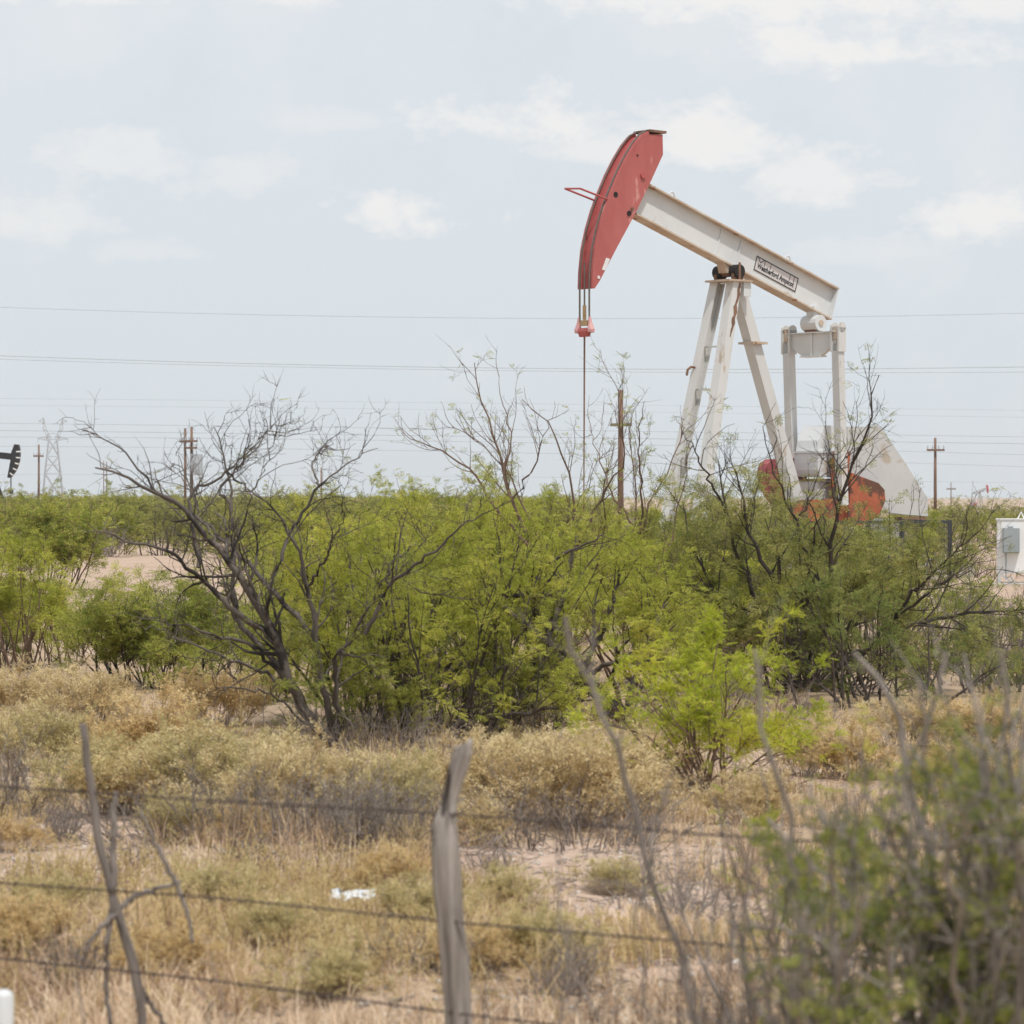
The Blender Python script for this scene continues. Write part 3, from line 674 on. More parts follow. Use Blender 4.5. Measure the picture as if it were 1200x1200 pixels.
# ------------------------------------------------------------------ distant pump jacks
def far_pump(name, label, loc, rz, s, ang, m_body, m_head, m_wt, stripes=None, footx=-1.3, A=4.25):
    """side view along x: head at -x, tail at +x"""
    r = thing(name, label, 'pump jack', loc, rz)
    c, sn = math.cos(ang), math.sin(ang); zt = 5.6*s
    def B(x, n): return (x*c-n*sn)*s, zt+.45*s+(-x*sn*-1*-1+n*c)*s if False else zt+.45*s+(-x*sn+n*c)*s
    def bb(x): return np.array([x*c*s, 0, zt+.45*s-x*sn*s])
    MB().bar(bb(-(A-.5)), bb(3.1), .28*s, .55*s).build('walking_beam', m_body, r)
    cx, cz = 0, zt+.45*s
    arc = [(-(3.3+.55+.35*math.cos(t*1.0)*1.0), t) for t in np.linspace(-.45,.30,9)]
    hd = []
    for t in np.linspace(-.46*4.25/A, .26*4.25/A, 10): hd.append((-A*math.cos(t), A*math.sin(t)))
    hd += [(-A*math.cos(.26*4.25/A)+.34, A*math.sin(.26*4.25/A)), (-A+.75,.35), (-A+.75,-.4), (-A*math.cos(.46*4.25/A)+.24, -A*math.sin(.46*4.25/A))]
    poly = [((x*c+z*sn)*s, zt+.45*s+(-x*sn+z*c)*s) for x, z in hd]
    head = MB().prism(poly, -.22*s, .22*s).build('horse_head', m_head, r)
    if stripes:
        for k, t in enumerate(np.linspace(-.38, .12, 5)*4.25/A):
            q = []
            for rr, tt in ((A+.02,t-.02),(A+.02,t+.02),(A-.27,t+.018),(A-.27,t-.018)):
                x, z = -rr*math.cos(tt), rr*math.sin(tt); q.append(((x*c+z*sn)*s, zt+.45*s+(-x*sn+z*c)*s))
            MB().prism(q, -.235*s, .235*s).build('stripe', stripes, head)
    x0, z0 = poly[0]
    MB().tube([(x0-.03*s,0,z0),(x0-.03*s,0,z0-1.0*s)], .05*s, 6).build('bridle_cable', m_body, r)
    MB().box((x0-.16*s,-.25*s,z0-1.35*s),(x0+.12*s,.25*s,z0-1.0*s)).build('carrier_bar', m_body, r)
    MB().tube([(x0-.03*s,0,z0-1.3*s),(x0-.03*s,0,.5*s)], .03*s, 6).build('polished_rod', m_body, r)
    for (x, y) in ((footx,-.8),(footx,.8),(1.5,0)): MB().bar((0,y*.25*s,zt),(x*s,y*s,0), .22*s, .22*s, (0,1,0)).build('samson_leg', m_body, r)
    MB().tube([(0,-.35*s,zt+.1*s),(0,.35*s,zt+.1*s)], .16*s, 10).build('saddle_bearing', m_body, r)
    tp = bb(2.9)
    for y in (-.85,.85): MB().bar((tp[0],y*s,tp[2]-.3*s),(3.0*s,y*s,1.5*s), .14*s, .16*s, (0,1,0)).build('pitman_arm', m_body, r)
    MB().box((tp[0]-.12*s,-.9*s,tp[2]-.5*s),(tp[0]+.12*s,.9*s,tp[2]-.2*s)).build('equalizer', m_body, r)
    MB().prism([(2.2*s,.4*s),(3.6*s,.4*s),(3.4*s,2.3*s),(2.9*s,2.6*s),(2.4*s,2.3*s)], -.5*s, .5*s).build('gearbox', m_body, r)
    for y in (-.75,.75):
        cr = MB().bar((2.9*s,y*s,2.0*s),(3.0*s,y*s,.9*s), .14*s, .4*s).build('crank', m_body, r)
        MB().prism([(2.2*s,1.7*s),(2.5*s,.7*s),(3.5*s,.7*s),(3.8*s,1.6*s),(3.2*s,1.3*s),(2.8*s,1.3*s)], y*s-.17*s, y*s+.17*s).build('counterweight', m_wt, cr)
    MB().box((-1.8*s,-.7*s,-.3),(5*s,.7*s,.35*s)).build('base', m_body, r)
# black one: head at (18, 515..555), left edge of the photo
D = 235.0; sB = .95
far_pump('pump_jack', 'black pump jack with white striped horse head at the left edge of the horizon', (P(-15,0,D)[0],D,0), R(180-8), sB, R(-6), M['black'], M['black'], M['black'], M['cab'], footx=-2.0, A=2.9)
D = 620.0
far_pump('pump_jack', 'tiny grey pump jack with red horse head far off on the pale flat', (P(1148,0,D)[0],D,0), R(180+35), .60, R(14), M['greyfar'], M['redfar'], M['redfar'])

# ------------------------------------------------------------------ utility poles, tower, power lines
def pole(px, ytop, D, r0, label, arms=(), lean=0, tr=None, green=False, extra=None):
    x, _, _ = P(px, 0, D); H = EYE+(HY-ytop)/F*D
    r = thing('utility_pole', label, 'utility pole', (x,D,0), 0, 'utility poles')
    MB().tube([(0,0,-.3),(lean*.5,0,H*.5),(lean,0,H)], [r0*.86,r0*.75,r0*.6], 10).build('pole', M['pole'], r, True)
    for (yy, half, t) in arms:
        z = EYE+(HY-yy)/F*D; ar = MB().bar((-half+lean*z/H,-r0-.06,z),(half+lean*z/H,-r0-.06,z), t, t*1.1, (0,1,0)).build('crossarm', M['armgreen'] if green else M['pole'], r)
        for k in (-.9,-.35,.35,.9):
            MB().tube([(half*k+lean,-r0-.06,z+t*.5),(half*k+lean,-r0-.06,z+t*.5+.22)], [.05,.035], 6).build('insulator', M['steel'], ar)
    if tr:
        yy, dx = tr; z = EYE+(HY-yy)/F*D
        MB().tube([(dx,-.1,z-.75),(dx,-.1,z-.72),(dx,-.1,z+.7),(dx,-.1,z+.75)], [.3,.44,.44,.3], 14).build('transformer', M['transformer'], r, False)
    return r
pole(727, 457, 112, .155, 'thick brown utility pole with one short crossarm rising behind the central mesquite', [(498,.42,.10)], green=True, lean=.02)
pole(217, 502, 205, .13, 'left hand pole of the brown twin utility poles', [(517.5,.38,.12)])
pole(224.5, 500, 205, .15, 'right hand pole of the brown twin utility poles carrying a grey transformer', [(517,.45,.12),(525,.40,.12)], tr=(544,.36))
pole(45.5, 521, 255, .13, 'slim brown utility pole between the black pump jack and lattice tower', [(534.5,.45,.12)])
pole(1096, 513, 180, .13, 'brown utility pole with single crossarm right of the pump jack belt guard', [(527.5,.55,.11)])
pole(1114.5, 565, 560, .13, 'tiny distant utility pole in front of the pale flat', [(573,.9,.2)])
pole(125, 541, 520, .12, 'faint thin distant utility pole just right of the lattice tower', [(549,.8,.15)])
pole(121.5, 540, 540, .11, 'faintest thin distant pole beside the lattice tower, left of its pair', [(549,.5,.12)])
pole(376.5, 548, 260, .11, 'short thin pole without crossarm above the scrub left of centre', [])
def tower():
    D = 1500.0; s = D/F;  r = thing('transmission_tower', 'pale grey steel lattice tower with two horns on the left horizon', 'lattice tower', (P(62,0,D)[0],D,0), R(12))
    def z(y): return EYE+(HY-y)*s
    mb = MB(); t = .34
    lv = [(0,5.2),(z(555),4.0),(z(535),3.0),(z(515),2.1)]
    for i in range(len(lv)-1):
        (a, wa), (b, wb) = lv[i], lv[i+1]; cs = [(-1,-1),(1,-1),(1,1),(-1,1)]
        for k in range(4):
            x, y = cs[k]; x2, y2 = cs[(k+1)%4]
            mb.bar((x*wa,y*wa,a),(x*wb,y*wb,b),t*1.5,t*1.5,(1,.3,0))
            mb.bar((x*wa,y*wa,a),(x2*wb,y2*wb,b),t,t,(.3,1,0)); mb.bar((x2*wa,y2*wa,a),(x*wb,y*wb,b),t,t,(.3,1,0))
            mb.bar((x*wb,y*wb,b),(x2*wb,y2*wb,b),t,t,(0,0,1))
            m = (a+b)/2; wm = (wa+wb)/2; mb.bar((x*wm,y*wm,m),(x2*wm,y2*wm,m),t*.8,t*.8,(0,0,1))
    mb.build('body', M['steel'], r)
    w = 2.1; zc = z(515)
    for s_ in (-1, 1):
        mb = MB()
        for (p, q) in (((.8,0,zc),(3.5,0,z(503))),((2.1,0,zc),(5.0,0,z(503))),((3.5,0,z(503)),(4.6,0,z(492))),((5.0,0,z(503)),(4.9,0,z(492))),
                       ((4.6,0,z(492)),(5.4,0,z(489))),((4.7,0,z(491)),(7.2,0,z(493.5))),((4.4,0,z(496)),(7.2,0,z(493.5))),
                       ((1.5,0,z(511)),(3.4,0,zc)),((2.4,0,z(508)),(3.5,0,zc)),((3.2,0,z(505)),(4.9,0,z(503)))):
            mb.bar((p[0]*s_,p[1],p[2]),(q[0]*s_,q[1],q[2]),t*1.3,t*1.3,(0,1,0))
        mb.build('horn', M['steel'], r)
        mb = MB(); zz = z(514)
        mb.bar((2*s_,0,z(511)),(7.8*s_,0,zz),t*1.2,t*1.2,(0,1,0)); mb.bar((2*s_,0,z(516.5)),(7.8*s_,0,zz),t*1.2,t*1.2,(0,1,0))
        for k in range(4): x = 2.6+k*1.2; mb.bar((x*s_,0,z(511)+(zz-z(511))*(x-2)/5.8),((x+.6)*s_,0,z(516.5)+(zz-z(516.5))*(x-1.4)/5.8),t,t,(0,1,0))
        mb.bar((7.6*s_,0,zz),(7.6*s_,0,zz-2.2),.3,.3,(1,0,0)); mb.build('crossarm', M['steel'], r)
    mb = MB(); mb.bar((-2.1,0,z(508)),(2.1,0,z(508)),t,t,(0,1,0)); mb.build('bridge', M['steel'], r)
tower()
WIRES = [((360,373,367),330,.022,'topmost thin overhead wire crossing the sky at the height of the bridle cables'),
         ((417,431.5,430),300,.026,'upper and darker wire of the close pair below the topmost wire'),
         ((421,434.5,436),300,.020,'lower and paler wire of the close pair below the topmost wire'),
         ((467,473,481),520,.018,'faint wire, upper of the two just above the lattice tower'),
         ((475,481,489),520,.018,'faint wire, lower of the two just above the lattice tower'),
         ((496,503.5,512),420,.024,'wire that meets the horns of the lattice tower'),
         ((504.5,512,520),420,.030,'wire that passes just above the lattice tower crossarms'),
         ((512,518.5,533),420,.022,'wire that passes at the lattice tower crossarms'),
         ((523,530.5,547),420,.022,'lowest overhead wire, under the lattice tower crossarms'),
         ((556,559,566),620,.018,'very faint wire close above the scrub horizon')]
for (ys, D, rr, lab) in WIRES:
    c = np.polyfit([0,600,1200], ys, 2); xs = np.linspace(-500,1700,60)
    o = MB().tube([P(x, np.polyval(c, x), D) for x in xs], rr*.62, 4).build('power_line', M['cable'])
    tag(o, lab, 'power line', 'overhead power lines')

# ------------------------------------------------------------------ barbed wire fence in the foreground
def fdist(px): return 10.0*(1+540/5800)/(1+px/5800)
def fence():
    r = thing('barbed_wire_fence', 'old barbed wire fence with a crooked grey wooden post crossing the foreground', 'fence', (P(540,0,10)[0],10,0))
    o = np.array(r.location)
    # heavy crooked post
    D = 10.0; cl = [(543,872,20),(541,884,24),(536,902,23),(530,925,19),(526,942,18),(521,962,25),(521,990,31),(523,1030,33),(527,1080,32),(532,1130,33),(536,1180,33),(540,1300,36),(544,1480,36)]
    rg = np.random.default_rng(3); ctr = np.array([P(x, y, D)-o for x, y, w in cl]); wr = np.array([w/2/F*D for *_, w in cl])
    t = np.linspace(0, len(cl)-1, 70); c = np.stack([np.interp(t, range(len(cl)), ctr[:,i]) for i in range(3)], 1); rw = np.interp(t, range(len(cl)), wr)
    k = 28; th = np.arange(k)/k*2*np.pi; V = []
    fis = np.exp(-((th-4.1)/.16)**2)*.55+np.exp(-((th-5.25)/.12)**2)*.38+np.exp(-((th-2.9)/.2)**2)*.2
    gr = rg.normal(0,.028,k)
    for i in range(len(c)):
        q = rw[i]*(1-fis*(.5+.5*math.sin(i*.12+.6))+gr+.05*np.sin(th*2+i*.06)+rg.normal(0,.008,k))
        V += [c[i]+np.array([q[j]*math.cos(th[j]), q[j]*.9*math.sin(th[j]), (.018*math.cos(th[j])+rg.normal(0,.005) if i == 0 else 0)]) for j in range(k)]
    mb = MB(); mb.add(V, [(i*k+j,(i+1)*k+j,(i+1)*k+(j+1)%k,i*k+(j+1)%k) for i in range(len(c)-1) for j in range(k)]+[tuple(range(k))])
    mb.build('post', M['wood'], r, True)
    # wires with barbs, stapled to the near side of the post
    for (ya, yb) in ((922,984),(1032,1118),(1120,1240),(1212,1360)):
        c0 = (yb-ya)/1000.0; pts = []
        xs = np.linspace(-260, 1500, 200)
        for x in xs:
            y = ya+c0*x+.000006*(x-540)*(x-0)*0-2.0*math.sin((x+60)/700*math.pi)
            p = P(x, y, fdist(x)); p[1] -= .045; pts.append(p-o)
        pts = np.array(pts); d = np.r_[0, np.cumsum(np.linalg.norm(np.diff(pts,axis=0),axis=1))]
        n = int(d[-1]/.012); u = np.linspace(0, d[-1], n); q = np.stack([np.interp(u, d, pts[:,i]) for i in range(3)], 1)
        q[:,2] += .004*np.sin(u*3.1+ya)
        mb = MB()
        for ph in (0, math.pi):
            w = q.copy(); w[:,1] += .0019*np.cos(u*95+ph); w[:,2] += .0019*np.sin(u*95+ph); mb.tube(w, .0025, 4, caps=False)
        for s in np.arange(.05, d[-1], .125):
            p = np.array([np.interp(s, d, pts[:,i]) for i in range(3)]); 
            for kk in range(2):
                v = nrm(np.array([.35*(-1)**kk, random.uniform(-.6,.6), random.uniform(-1,1)+.01]))*.016
                mb.tube([p-v+[.004*kk,0,0], p+v+[.004*kk,0,0]], .0014, 4)
            mb.tube([p-[.006,0,0], p+[.006,0,0]], .004, 5)
        mb.build('wire', M['barb'], r)
    # thin crooked stay post at the left with a forked twig
    D = fdist(120)-.03
    def st(pts, r0, name='stay', par=r):
        c = np.array([P(x, y, D+z)-o for x, y, z in pts]); rr = np.interp(np.linspace(0,1,30), np.linspace(0,1,len(r0)), r0)/F*D
        pth = resample(c, 30, rg, .003); return MB().tube(pth, rr, 8).build(name, M['stick'], par, True)
    s = st([(97,848,0),(104,895,0),(109,950,0),(118,1000,0),(129,1040,.01),(138,1075,0),(150,1110,0),(164,1160,0),(170,1240,0),(178,1480,0)], [4,5,5.5,5,6.5,5.5,5,5,5,5])
    for q, w in (([(136,928,.05),(133,960,.03),(132,1000,.02),(133,1030,0),(131,1065,0),(124,1110,-.03)],[3,4,4,4.5,4,3]),
                 ([(132,1075,0),(150,1055,.05),(180,1043,.1),(212,1033,.14)],[4,3.5,3,2]),
                 ([(165,950,.06),(180,985,.05),(205,1030,.03),(220,1070,0),(226,1105,-.02)],[1.5,2.5,3,2.5,2]),
                 ([(129,1080,.02),(125,1110,.03),(124,1150,.05),(130,1200,.05)],[3.5,3,3,3]),
                 ([(160,1150,0),(176,1175,.04),(200,1210,.05)],[3,3,2.5]),
                 ([(137,1070,0),(120,1085,-.04),(104,1105,-.06),(94,1135,-.08)],[3.5,3,2.5,2])):
        st(q, w, 'twig', s)
fence()
# white stub at the left edge, bottom
D = 9.4; p = P(4,1160,D); r = thing('marker_post', 'short rounded white plastic marker post in the bottom left corner', 'marker post', (p[0],D,0))
h = p[2]; w = 12/F*D
MB().tube([(0,0,-.1),(0,0,h-.02),(0,0,h-.006),(0,0,h)], [w,w,w*.8,w*.4], 20).build('post', M['plastic'], r, True)
mb = MB(); mb.tube([(0,0,h-.20),(0,0,h-.13)], w*1.01, 20, caps=False); mb.build('band', M['cab'], r, True)
# pale litter lying in the grass
D = 15.4; x = P(414,0,D)[0]; z = float(hgt(x,D))+.05
rg = np.random.default_rng(8); n, m = 14, 7; V = []
for i in range(n):
    for j in range(m):
        V.append(((i/(n-1)-.5)*.24+rg.normal(0,.006), (j/(m-1)-.5)*.14+rg.normal(0,.01), .02+.014*math.sin(i*1.1)*math.cos(j*.9)+.03*(j/(m-1))+rg.normal(0,.005)))
mb = MB(); mb.add(V, [(i*m+j,(i+1)*m+j,(i+1)*m+j+1,i*m+j+1) for i in range(n-1) for j in range(m-1)])
o = mb.build('plastic_bag', M['plastic'], None, True); o.location = (x, D, z+.035)
md = o.modifiers.new('thick', 'SOLIDIFY'); md.thickness = .004
tag(o, 'crumpled white plastic litter lying in dry grass left of the fence post', 'litter')

# ================================================================== VEGETATION
# ------------------------------------------------------------------ half dead mesquite, centre left (limbs read off the photo)
def z4(*q): return [(60+x/2.7275, 460+y/2.7275) for x, y in q]
def z5(*q): return [(420+x/2.5, 420+y/2.5) for x, y in q]
def mesquite_bare():
    D = 27.0; root = thing('mesquite_tree', 'half bare grey mesquite with twisted dark limbs left of centre', 'tree', gp(392,D))
    pl = Plant(11); rg = pl.rg
    sp = [(z4((905,1135),(840,1050),(770,960),(740,880),(720,760),(600,590),(520,480),(430,370),(330,320),(250,270),(140,240)), .062),
          (z4((800,1000),(770,940),(640,800),(500,770),(390,740),(280,720)), .034, -.5),
          (z4((720,800),(650,740),(590,700),(500,620),(440,560),(370,500),(250,480),(120,420)), .045, -.7, -.1),
          (z4((740,880),(650,800),(585,710),(590,520),(575,350),(560,250),(520,110)), .044, .5),
          (z4((575,360),(530,310),(600,230),(680,130),(760,95)), .022, .3, .3),
          (z4((520,480),(470,380),(440,300),(400,170)), .020, .5),
          (z4((470,560),(455,440),(440,330),(520,280),(640,190),(700,120)), .032, .6, .2),
          (z4((905,1135),(880,1000),(850,850),(850,770),(820,620),(790,500),(700,350),(620,300)), .052, -.4),
          (z4((820,620),(860,560),(920,430),(945,350)), .022, -.5, -.3),
          (z4((850,790),(760,690),(640,560),(560,480),(480,400),(340,330),(220,170),(100,120)), .040, .9),
          (z4((700,640),(750,480),(800,400),(850,310),(950,220),(1045,178)), .030, .8, .3),
          (z4((850,310),(835,220),(880,170),(900,150)), .016, .8, 1.),
          (z4((905,1135),(920,1000),(900,850),(960,790),(1040,640),(1091,560)), .048, -.8),
          (z5((20,810),(90,660),(200,580),(300,490),(430,420)), .032, -.6, -.6),
          (z5((90,660),(85,600),(150,560),(230,520)), .018, .2, -.6),
          (z4((905,1135),(800,1040),(700,960),(560,940),(500,960)), .026, -.8),
          (z4((560,250),(640,330),(690,220),(730,110)), .016, -.3, .3),
          (z4((760,960),(690,900),(600,860),(470,810),(330,760),(270,730)), .026, -1.2)]
    ps, rs = limbs(root, sp, D, rg, n=24, jit=.014, depth=.8, taper=.10)
    rs = np.where(rs.max(1,keepdims=True) < .06, rs*.72, rs*.95)
    ox, oy, oz = root.location
    def ld(p):      # leaves only low on the right, a little along some outer twigs
        X = (p[:,0]+ox)/(p[:,1]+oy)*F+600; Yp = HY-(p[:,2]+oz-EYE)/(p[:,1]+oy)*F
        a = np.clip((Yp-690)/70,0,1)*np.clip((X-290)/60,0,1)*np.clip((850-Yp)/20,0,1)
        b = np.clip((X-430)/60,0,1)*.35*np.clip((Yp-600)/60,0,1)
        return np.clip(a*.9+b+.01, 0, 1)
    pl.grow(ps, rs, [LV(7.5,(.25,.95),(.35,1.0),t0=.2,wig=.20,up=.06,rr=.45,rmin=.0045,pts=9,k=4,leaf=3),
                     LV(7.5,(.12,.45),(.5,1.2),t0=.1,wig=.22,up=.04,rr=.55,rmin=.003,pts=6,k=3,leaf=22),
                     LV(8,(.06,.20),(.5,1.3),t0=.1,wig=.22,up=.03,rr=.6,rmin=.0021,pts=4,k=3,leaf=40)], k0=8, leafd=ld)
    pl.finish(root, M['bark_mix'], M['leaf_green'])
mesquite_bare()

def bush(name, label, px, D, H, seed, leaf, bark, nst=12, sprd=.5, lean=(0,0), base=.2, r0=.022, lf=44, T=FROND, dens=1., lsc=(.75,1.25), l1=(.5,1.1), l2=(.2,.5), leafd=None, extra=None, cat='bush', group=None, per1=5, per2=5, bias=.1, lf1=4, wig=.10, root=None, up=.05):
    r = root or thing(name, label, cat, gp(px, D), 0, group)
    pl = Plant(seed); rg = pl.rg
    ps, rs = fan(rg, nst, sprd, H, 12, wig, up, base, r0, lean)
    if extra is not None:
        e, er = limbs(r, extra, D, rg, n=12, jit=.012, depth=.5); ps = np.concatenate([ps, e]); rs = np.concatenate([rs, er])
    pl.grow(ps, rs, [LV(per1*dens,l1,(.35,.95),t0=.22,wig=.15,up=.05,rr=.5,rmin=.004,pts=8,k=4,leaf=lf1,bias=bias),
                     LV(per2,l2,(.4,1.1),t0=.12,wig=.2,up=.02,rr=.55,rmin=.0024,pts=5,k=3,leaf=lf),
                     LV(1.6,(.10,.32),(.3,.9),t0=.2,wig=.2,up=.08,rr=.7,rmin=.0022,pts=4,k=3,leaf=6)], k0=6, T=T, leafd=leafd, lsc=lsc)
    return pl.finish(r, bark, leaf)

def brush(label, px, D, H, seed, nst=26, sprd=.7, mat='dead_twig', base=.3, r0=.0065, dens=1.4, group=None):
    r = thing('dead_brush', label, 'brush', gp(px, D), 0, group); pl = Plant(seed); rg = pl.rg
    ps, rs = fan(rg, nst, sprd, H, 9, .16, .03, base, r0)
    pl.grow(ps, rs, [LV(6*dens,(.15,.5*H+.1),(.3,1.0),t0=.15,wig=.2,up=.04,rr=.55,rmin=.0028,pts=6,k=4),
                     LV(7*dens,(.06,.25),(.4,1.1),t0=.1,wig=.22,up=.02,rr=.6,rmin=.002,pts=4,k=3)], k0=5)
    return pl.finish(r, M[mat], None, bname='branches')
# ------------------------------------------------------------------ the other near mesquites
bush('mesquite_tree','bright green many stemmed mesquite directly right of the half bare grey one', 490, 28.5, 2.15, 21, M['leaf_lime'], M['bark_dark'], nst=30, sprd=.56, base=.9, lf=44,
     extra=[(z5((130,1090),(125,980),(150,900),(120,760)), .05),(z5((200,1110),(215,1000),(260,900),(320,850)), .035),(z5((260,1090),(330,1060),(480,1040),(620,1010),(700,1000)), .03, -.8),(z5((40,1080),(20,980),(-20,880)), .03)],
     leafd=lambda p: np.clip((p[:,2]-.08)/.25, .1, 1)*.9, cat='tree')
def mesquite_center():
    D = 30.0; root = thing('mesquite_tree', 'central lime green mesquite with a thick dark trunk leaning to the left', 'tree', gp(735,D))
    pl = Plant(31); rg = pl.rg
    b = (735,845)
    sp = [([b,(724,832),(700,812),(676,796),(655,772),(640,750),(630,720),(622,692),(600,650)], .095, -.7),
          ([(690,803),(660,790),(635,780),(612,768),(585,760)], .04, -.9, -.1),
          ([(676,796),(690,770),(705,745),(720,700),(730,660)], .045, .5),
          ([(640,750),(610,730),(585,700),(570,660),(560,640)], .04, .5, -.2),
          ([(640,752),(655,715),(665,680),(672,640)], .04, .7, -.1),
          ([(730,838),(745,800),(760,760),(775,720),(790,690)], .04, .7),
          ([(730,838),(715,790),(735,750),(760,735)], .03, -.9),
          ([(700,812),(650,815),(610,830),(570,835)], .03, -1.),
          ([(622,692),(640,660),(680,640),(710,625)], .03, .1, -.3),
          ([(735,842),(700,835),(660,850),(630,852)], .028, -1.2),
          ([(640,752),(620,700),(560,690),(520,680)], .03, -.9, -.2),
          ([(676,796),(730,770),(770,790),(800,780)], .03, -.8, -.2)]
    ps, rs = limbs(root, sp, D, rg, n=14, jit=.015, depth=.9, taper=.15)
    pl.grow(ps, rs, [LV(5,(.5,1.1),(.4,1.0),t0=.25,wig=.16,up=.05,rr=.5,rmin=.005,pts=8,k=5,leaf=5,bias=.1),
                     LV(6,(.2,.55),(.4,1.1),t0=.12,wig=.2,up=.02,rr=.55,rmin=.0024,pts=5,k=3,leaf=46)], k0=8, leafd=lambda p: np.clip((p[:,2]-.1)/.3,0,1)*.9*np.clip((np.min(np.linalg.norm((p[:,None]-ps[0][None,:11])*np.array([1,.55,1]),axis=2),axis=1)-.22)/.15,.04,1))
    pl.finish(root, M['bark_dark'], M['leaf_lime'])
mesquite_center()
# tall sparse twiggy one behind, its red-brown stems rising past the horizon
def mesquite_twiggy():
    D = 38.0; root = thing('mesquite_tree', 'tall sparse mesquite whose bare reddish twigs rise past the horizon under the horse head', 'tree', gp(668,D))
    pl = Plant(41); rg = pl.rg
    b = (668,760)
    sp = [([b,(640,680),(620,640),(600,585),(585,545),(575,500),(558,455),(556,425)], .045), ([(620,640),(585,600),(560,560),(530,535),(500,520),(470,505)], .03),
          ([(610,610),(590,560),(600,520),(590,470),(585,440)], .022), ([b,(672,690),(676,610),(668,560),(655,520),(640,490),(612,468)], .035),
          ([b,(640,650),(615,600),(600,560),(570,520),(530,500)], .03), ([(676,640),(700,590),(735,540),(720,480),(732,430)], .022),
          ([b,(720,680),(745,620),(742,560),(738,500)], .032), ([b,(730,690),(752,640),(760,590),(790,535),(802,500)], .036),
          ([(752,640),(752,560),(748,510),(755,470)], .024), ([(745,620),(715,575),(700,530),(690,500)], .02), ([b,(760,690),(790,620),(800,570),(812,520)], .03),
          ([(668,700),(650,640),(690,570),(700,540)], .02), ([b,(700,660),(712,610),(706,570),(720,520)], .026), ([(600,585),(630,540),(640,505),(650,470)], .018)]
    ps, rs = limbs(root, sp, D, rg, n=16, jit=.02, depth=1.3, taper=.12); rs = rs*.8
    ox, oy, oz = root.location
    def ld(p):
        z = p[:,2]+oz; return np.clip((3.0-z)/1.5,0,1)*.6+.09
    pl.grow(ps, rs, [LV(5,(.3,1.1),(.25,.7),t0=.2,wig=.13,up=.10,rr=.45,rmin=.005,pts=9,k=4,leaf=3),
                     LV(6,(.15,.5),(.3,.9),t0=.15,wig=.17,up=.08,rr=.55,rmin=.003,pts=6,k=3,leaf=18),
                     LV(4,(.08,.25),(.4,1.1),t0=.15,wig=.2,up=.04,rr=.6,rmin=.0023,pts=4,k=3,leaf=34)], k0=7, leafd=ld)
    pl.finish(root, M['bark_red'], M['leaf_green'])
mesquite_twiggy()
# small yellow-green one in front
bush('mesquite_sapling','small vivid yellow green mesquite in front of the dark fallen limbs', 828, 23.0, 1.45, 51, M['leaf_yellow'], M['bark_red'], nst=22, sprd=.72, base=.14, r0=.013, lf=84, l1=(.3,.8), l2=(.15,.42), per1=5.5, bias=-.05, up=-.01, wig=.14,
     leafd=lambda p: np.clip((p[:,2]-.28)/.25, 0, 1)*np.clip(vnoise(p[:,0]*1+9,p[:,2]*1+5,.22,6)*2.8-.1,.25,1), cat='tree', lsc=(.85,1.4), extra=[([(826,925),(815,890),(812,850),(805,800)], .02),([(826,925),(835,900),(840,880),(838,868)], .022),([(826,925),(800,915),(780,910),(758,905)], .012)])
# big dull one on the right
def mesquite_right():
    D = 33.0; root = thing('mesquite_tree', 'wide dull green mesquite with tangled dark limbs below the pump jack', 'tree', gp(955,D))
    pl = Plant(61); rg = pl.rg
    b = (950,812)
    sp = [([b,(940,770),(925,720),(905,680),(885,640),(870,590),(862,550)], .06), ([b,(930,750),(905,730),(880,700),(868,660),(850,600),(842,540)], .05),
          ([b,(960,760),(975,700),(970,640),(985,590),(1000,540),(1022,480),(1030,440)], .05), ([b,(985,750),(1020,700),(1050,650),(1070,610)], .045),
          ([b,(1000,770),(1050,735),(1110,722),(1160,718),(1210,712)], .055, -.5), ([(1030,745),(1075,690),(1110,655),(1150,620)], .032, -.8, -.3),
          ([(1040,737),(1090,690),(1120,672),(1180,668)], .022, -.6, -.4), ([b,(905,780),(870,745),(840,700),(815,650),(800,590)], .045),
          ([b,(965,790),(990,760),(1040,770),(1070,800),(1075,850)], .03, -1.), ([b,(920,800),(900,790),(880,770),(850,760)], .04, -.8),
          ([(975,700),(940,640),(925,590),(905,540),(895,505)], .03), ([(960,760),(945,700),(952,650),(955,600)], .04),
          ([(985,590),(975,560),(995,530),(1010,500)], .018), ([b,(985,810),(1010,790),(1040,800),(1060,830)], .03, -.9),
          ([(905,680),(940,600),(960,560),(975,520)], .02), ([b,(930,820),(925,840),(935,855)], .03, -.8), ([(850,600),(830,560),(815,530),(800,505)], .02)]
    ps, rs = limbs(root, sp, D, rg, n=16, jit=.02, depth=1.2, taper=.12); rs = rs*.8
    ox, oy, oz = root.location
    def ld(p):
        X = (p[:,0]+ox)/(p[:,1]+oy)*F+600; z = p[:,2]+oz
        return np.clip((2.7-z)/.9,0,1)*np.clip((z-.25)/.4,0,1)*np.where(X > 1075, .05, .9)*np.where((X > 930)&(z > 2.0), .25, 1)+.03
    pl.grow(ps, rs, [LV(4.6,(.5,1.2),(.35,.95),t0=.18,wig=.16,up=.06,rr=.5,rmin=.006,pts=8,k=5,leaf=4,bias=.08),
                     LV(5.2,(.2,.6),(.4,1.1),t0=.12,wig=.2,up=.04,rr=.55,rmin=.0028,pts=6,k=3,leaf=40),
                     LV(4,(.1,.3),(.4,1.1),t0=.12,wig=.2,up=.04,rr=.55,rmin=.0023,pts=4,k=3,leaf=34)], k0=7, T=FROND_M, leafd=ld)
    pl.finish(root, M['bark_dark'], M['leaf_dull'])
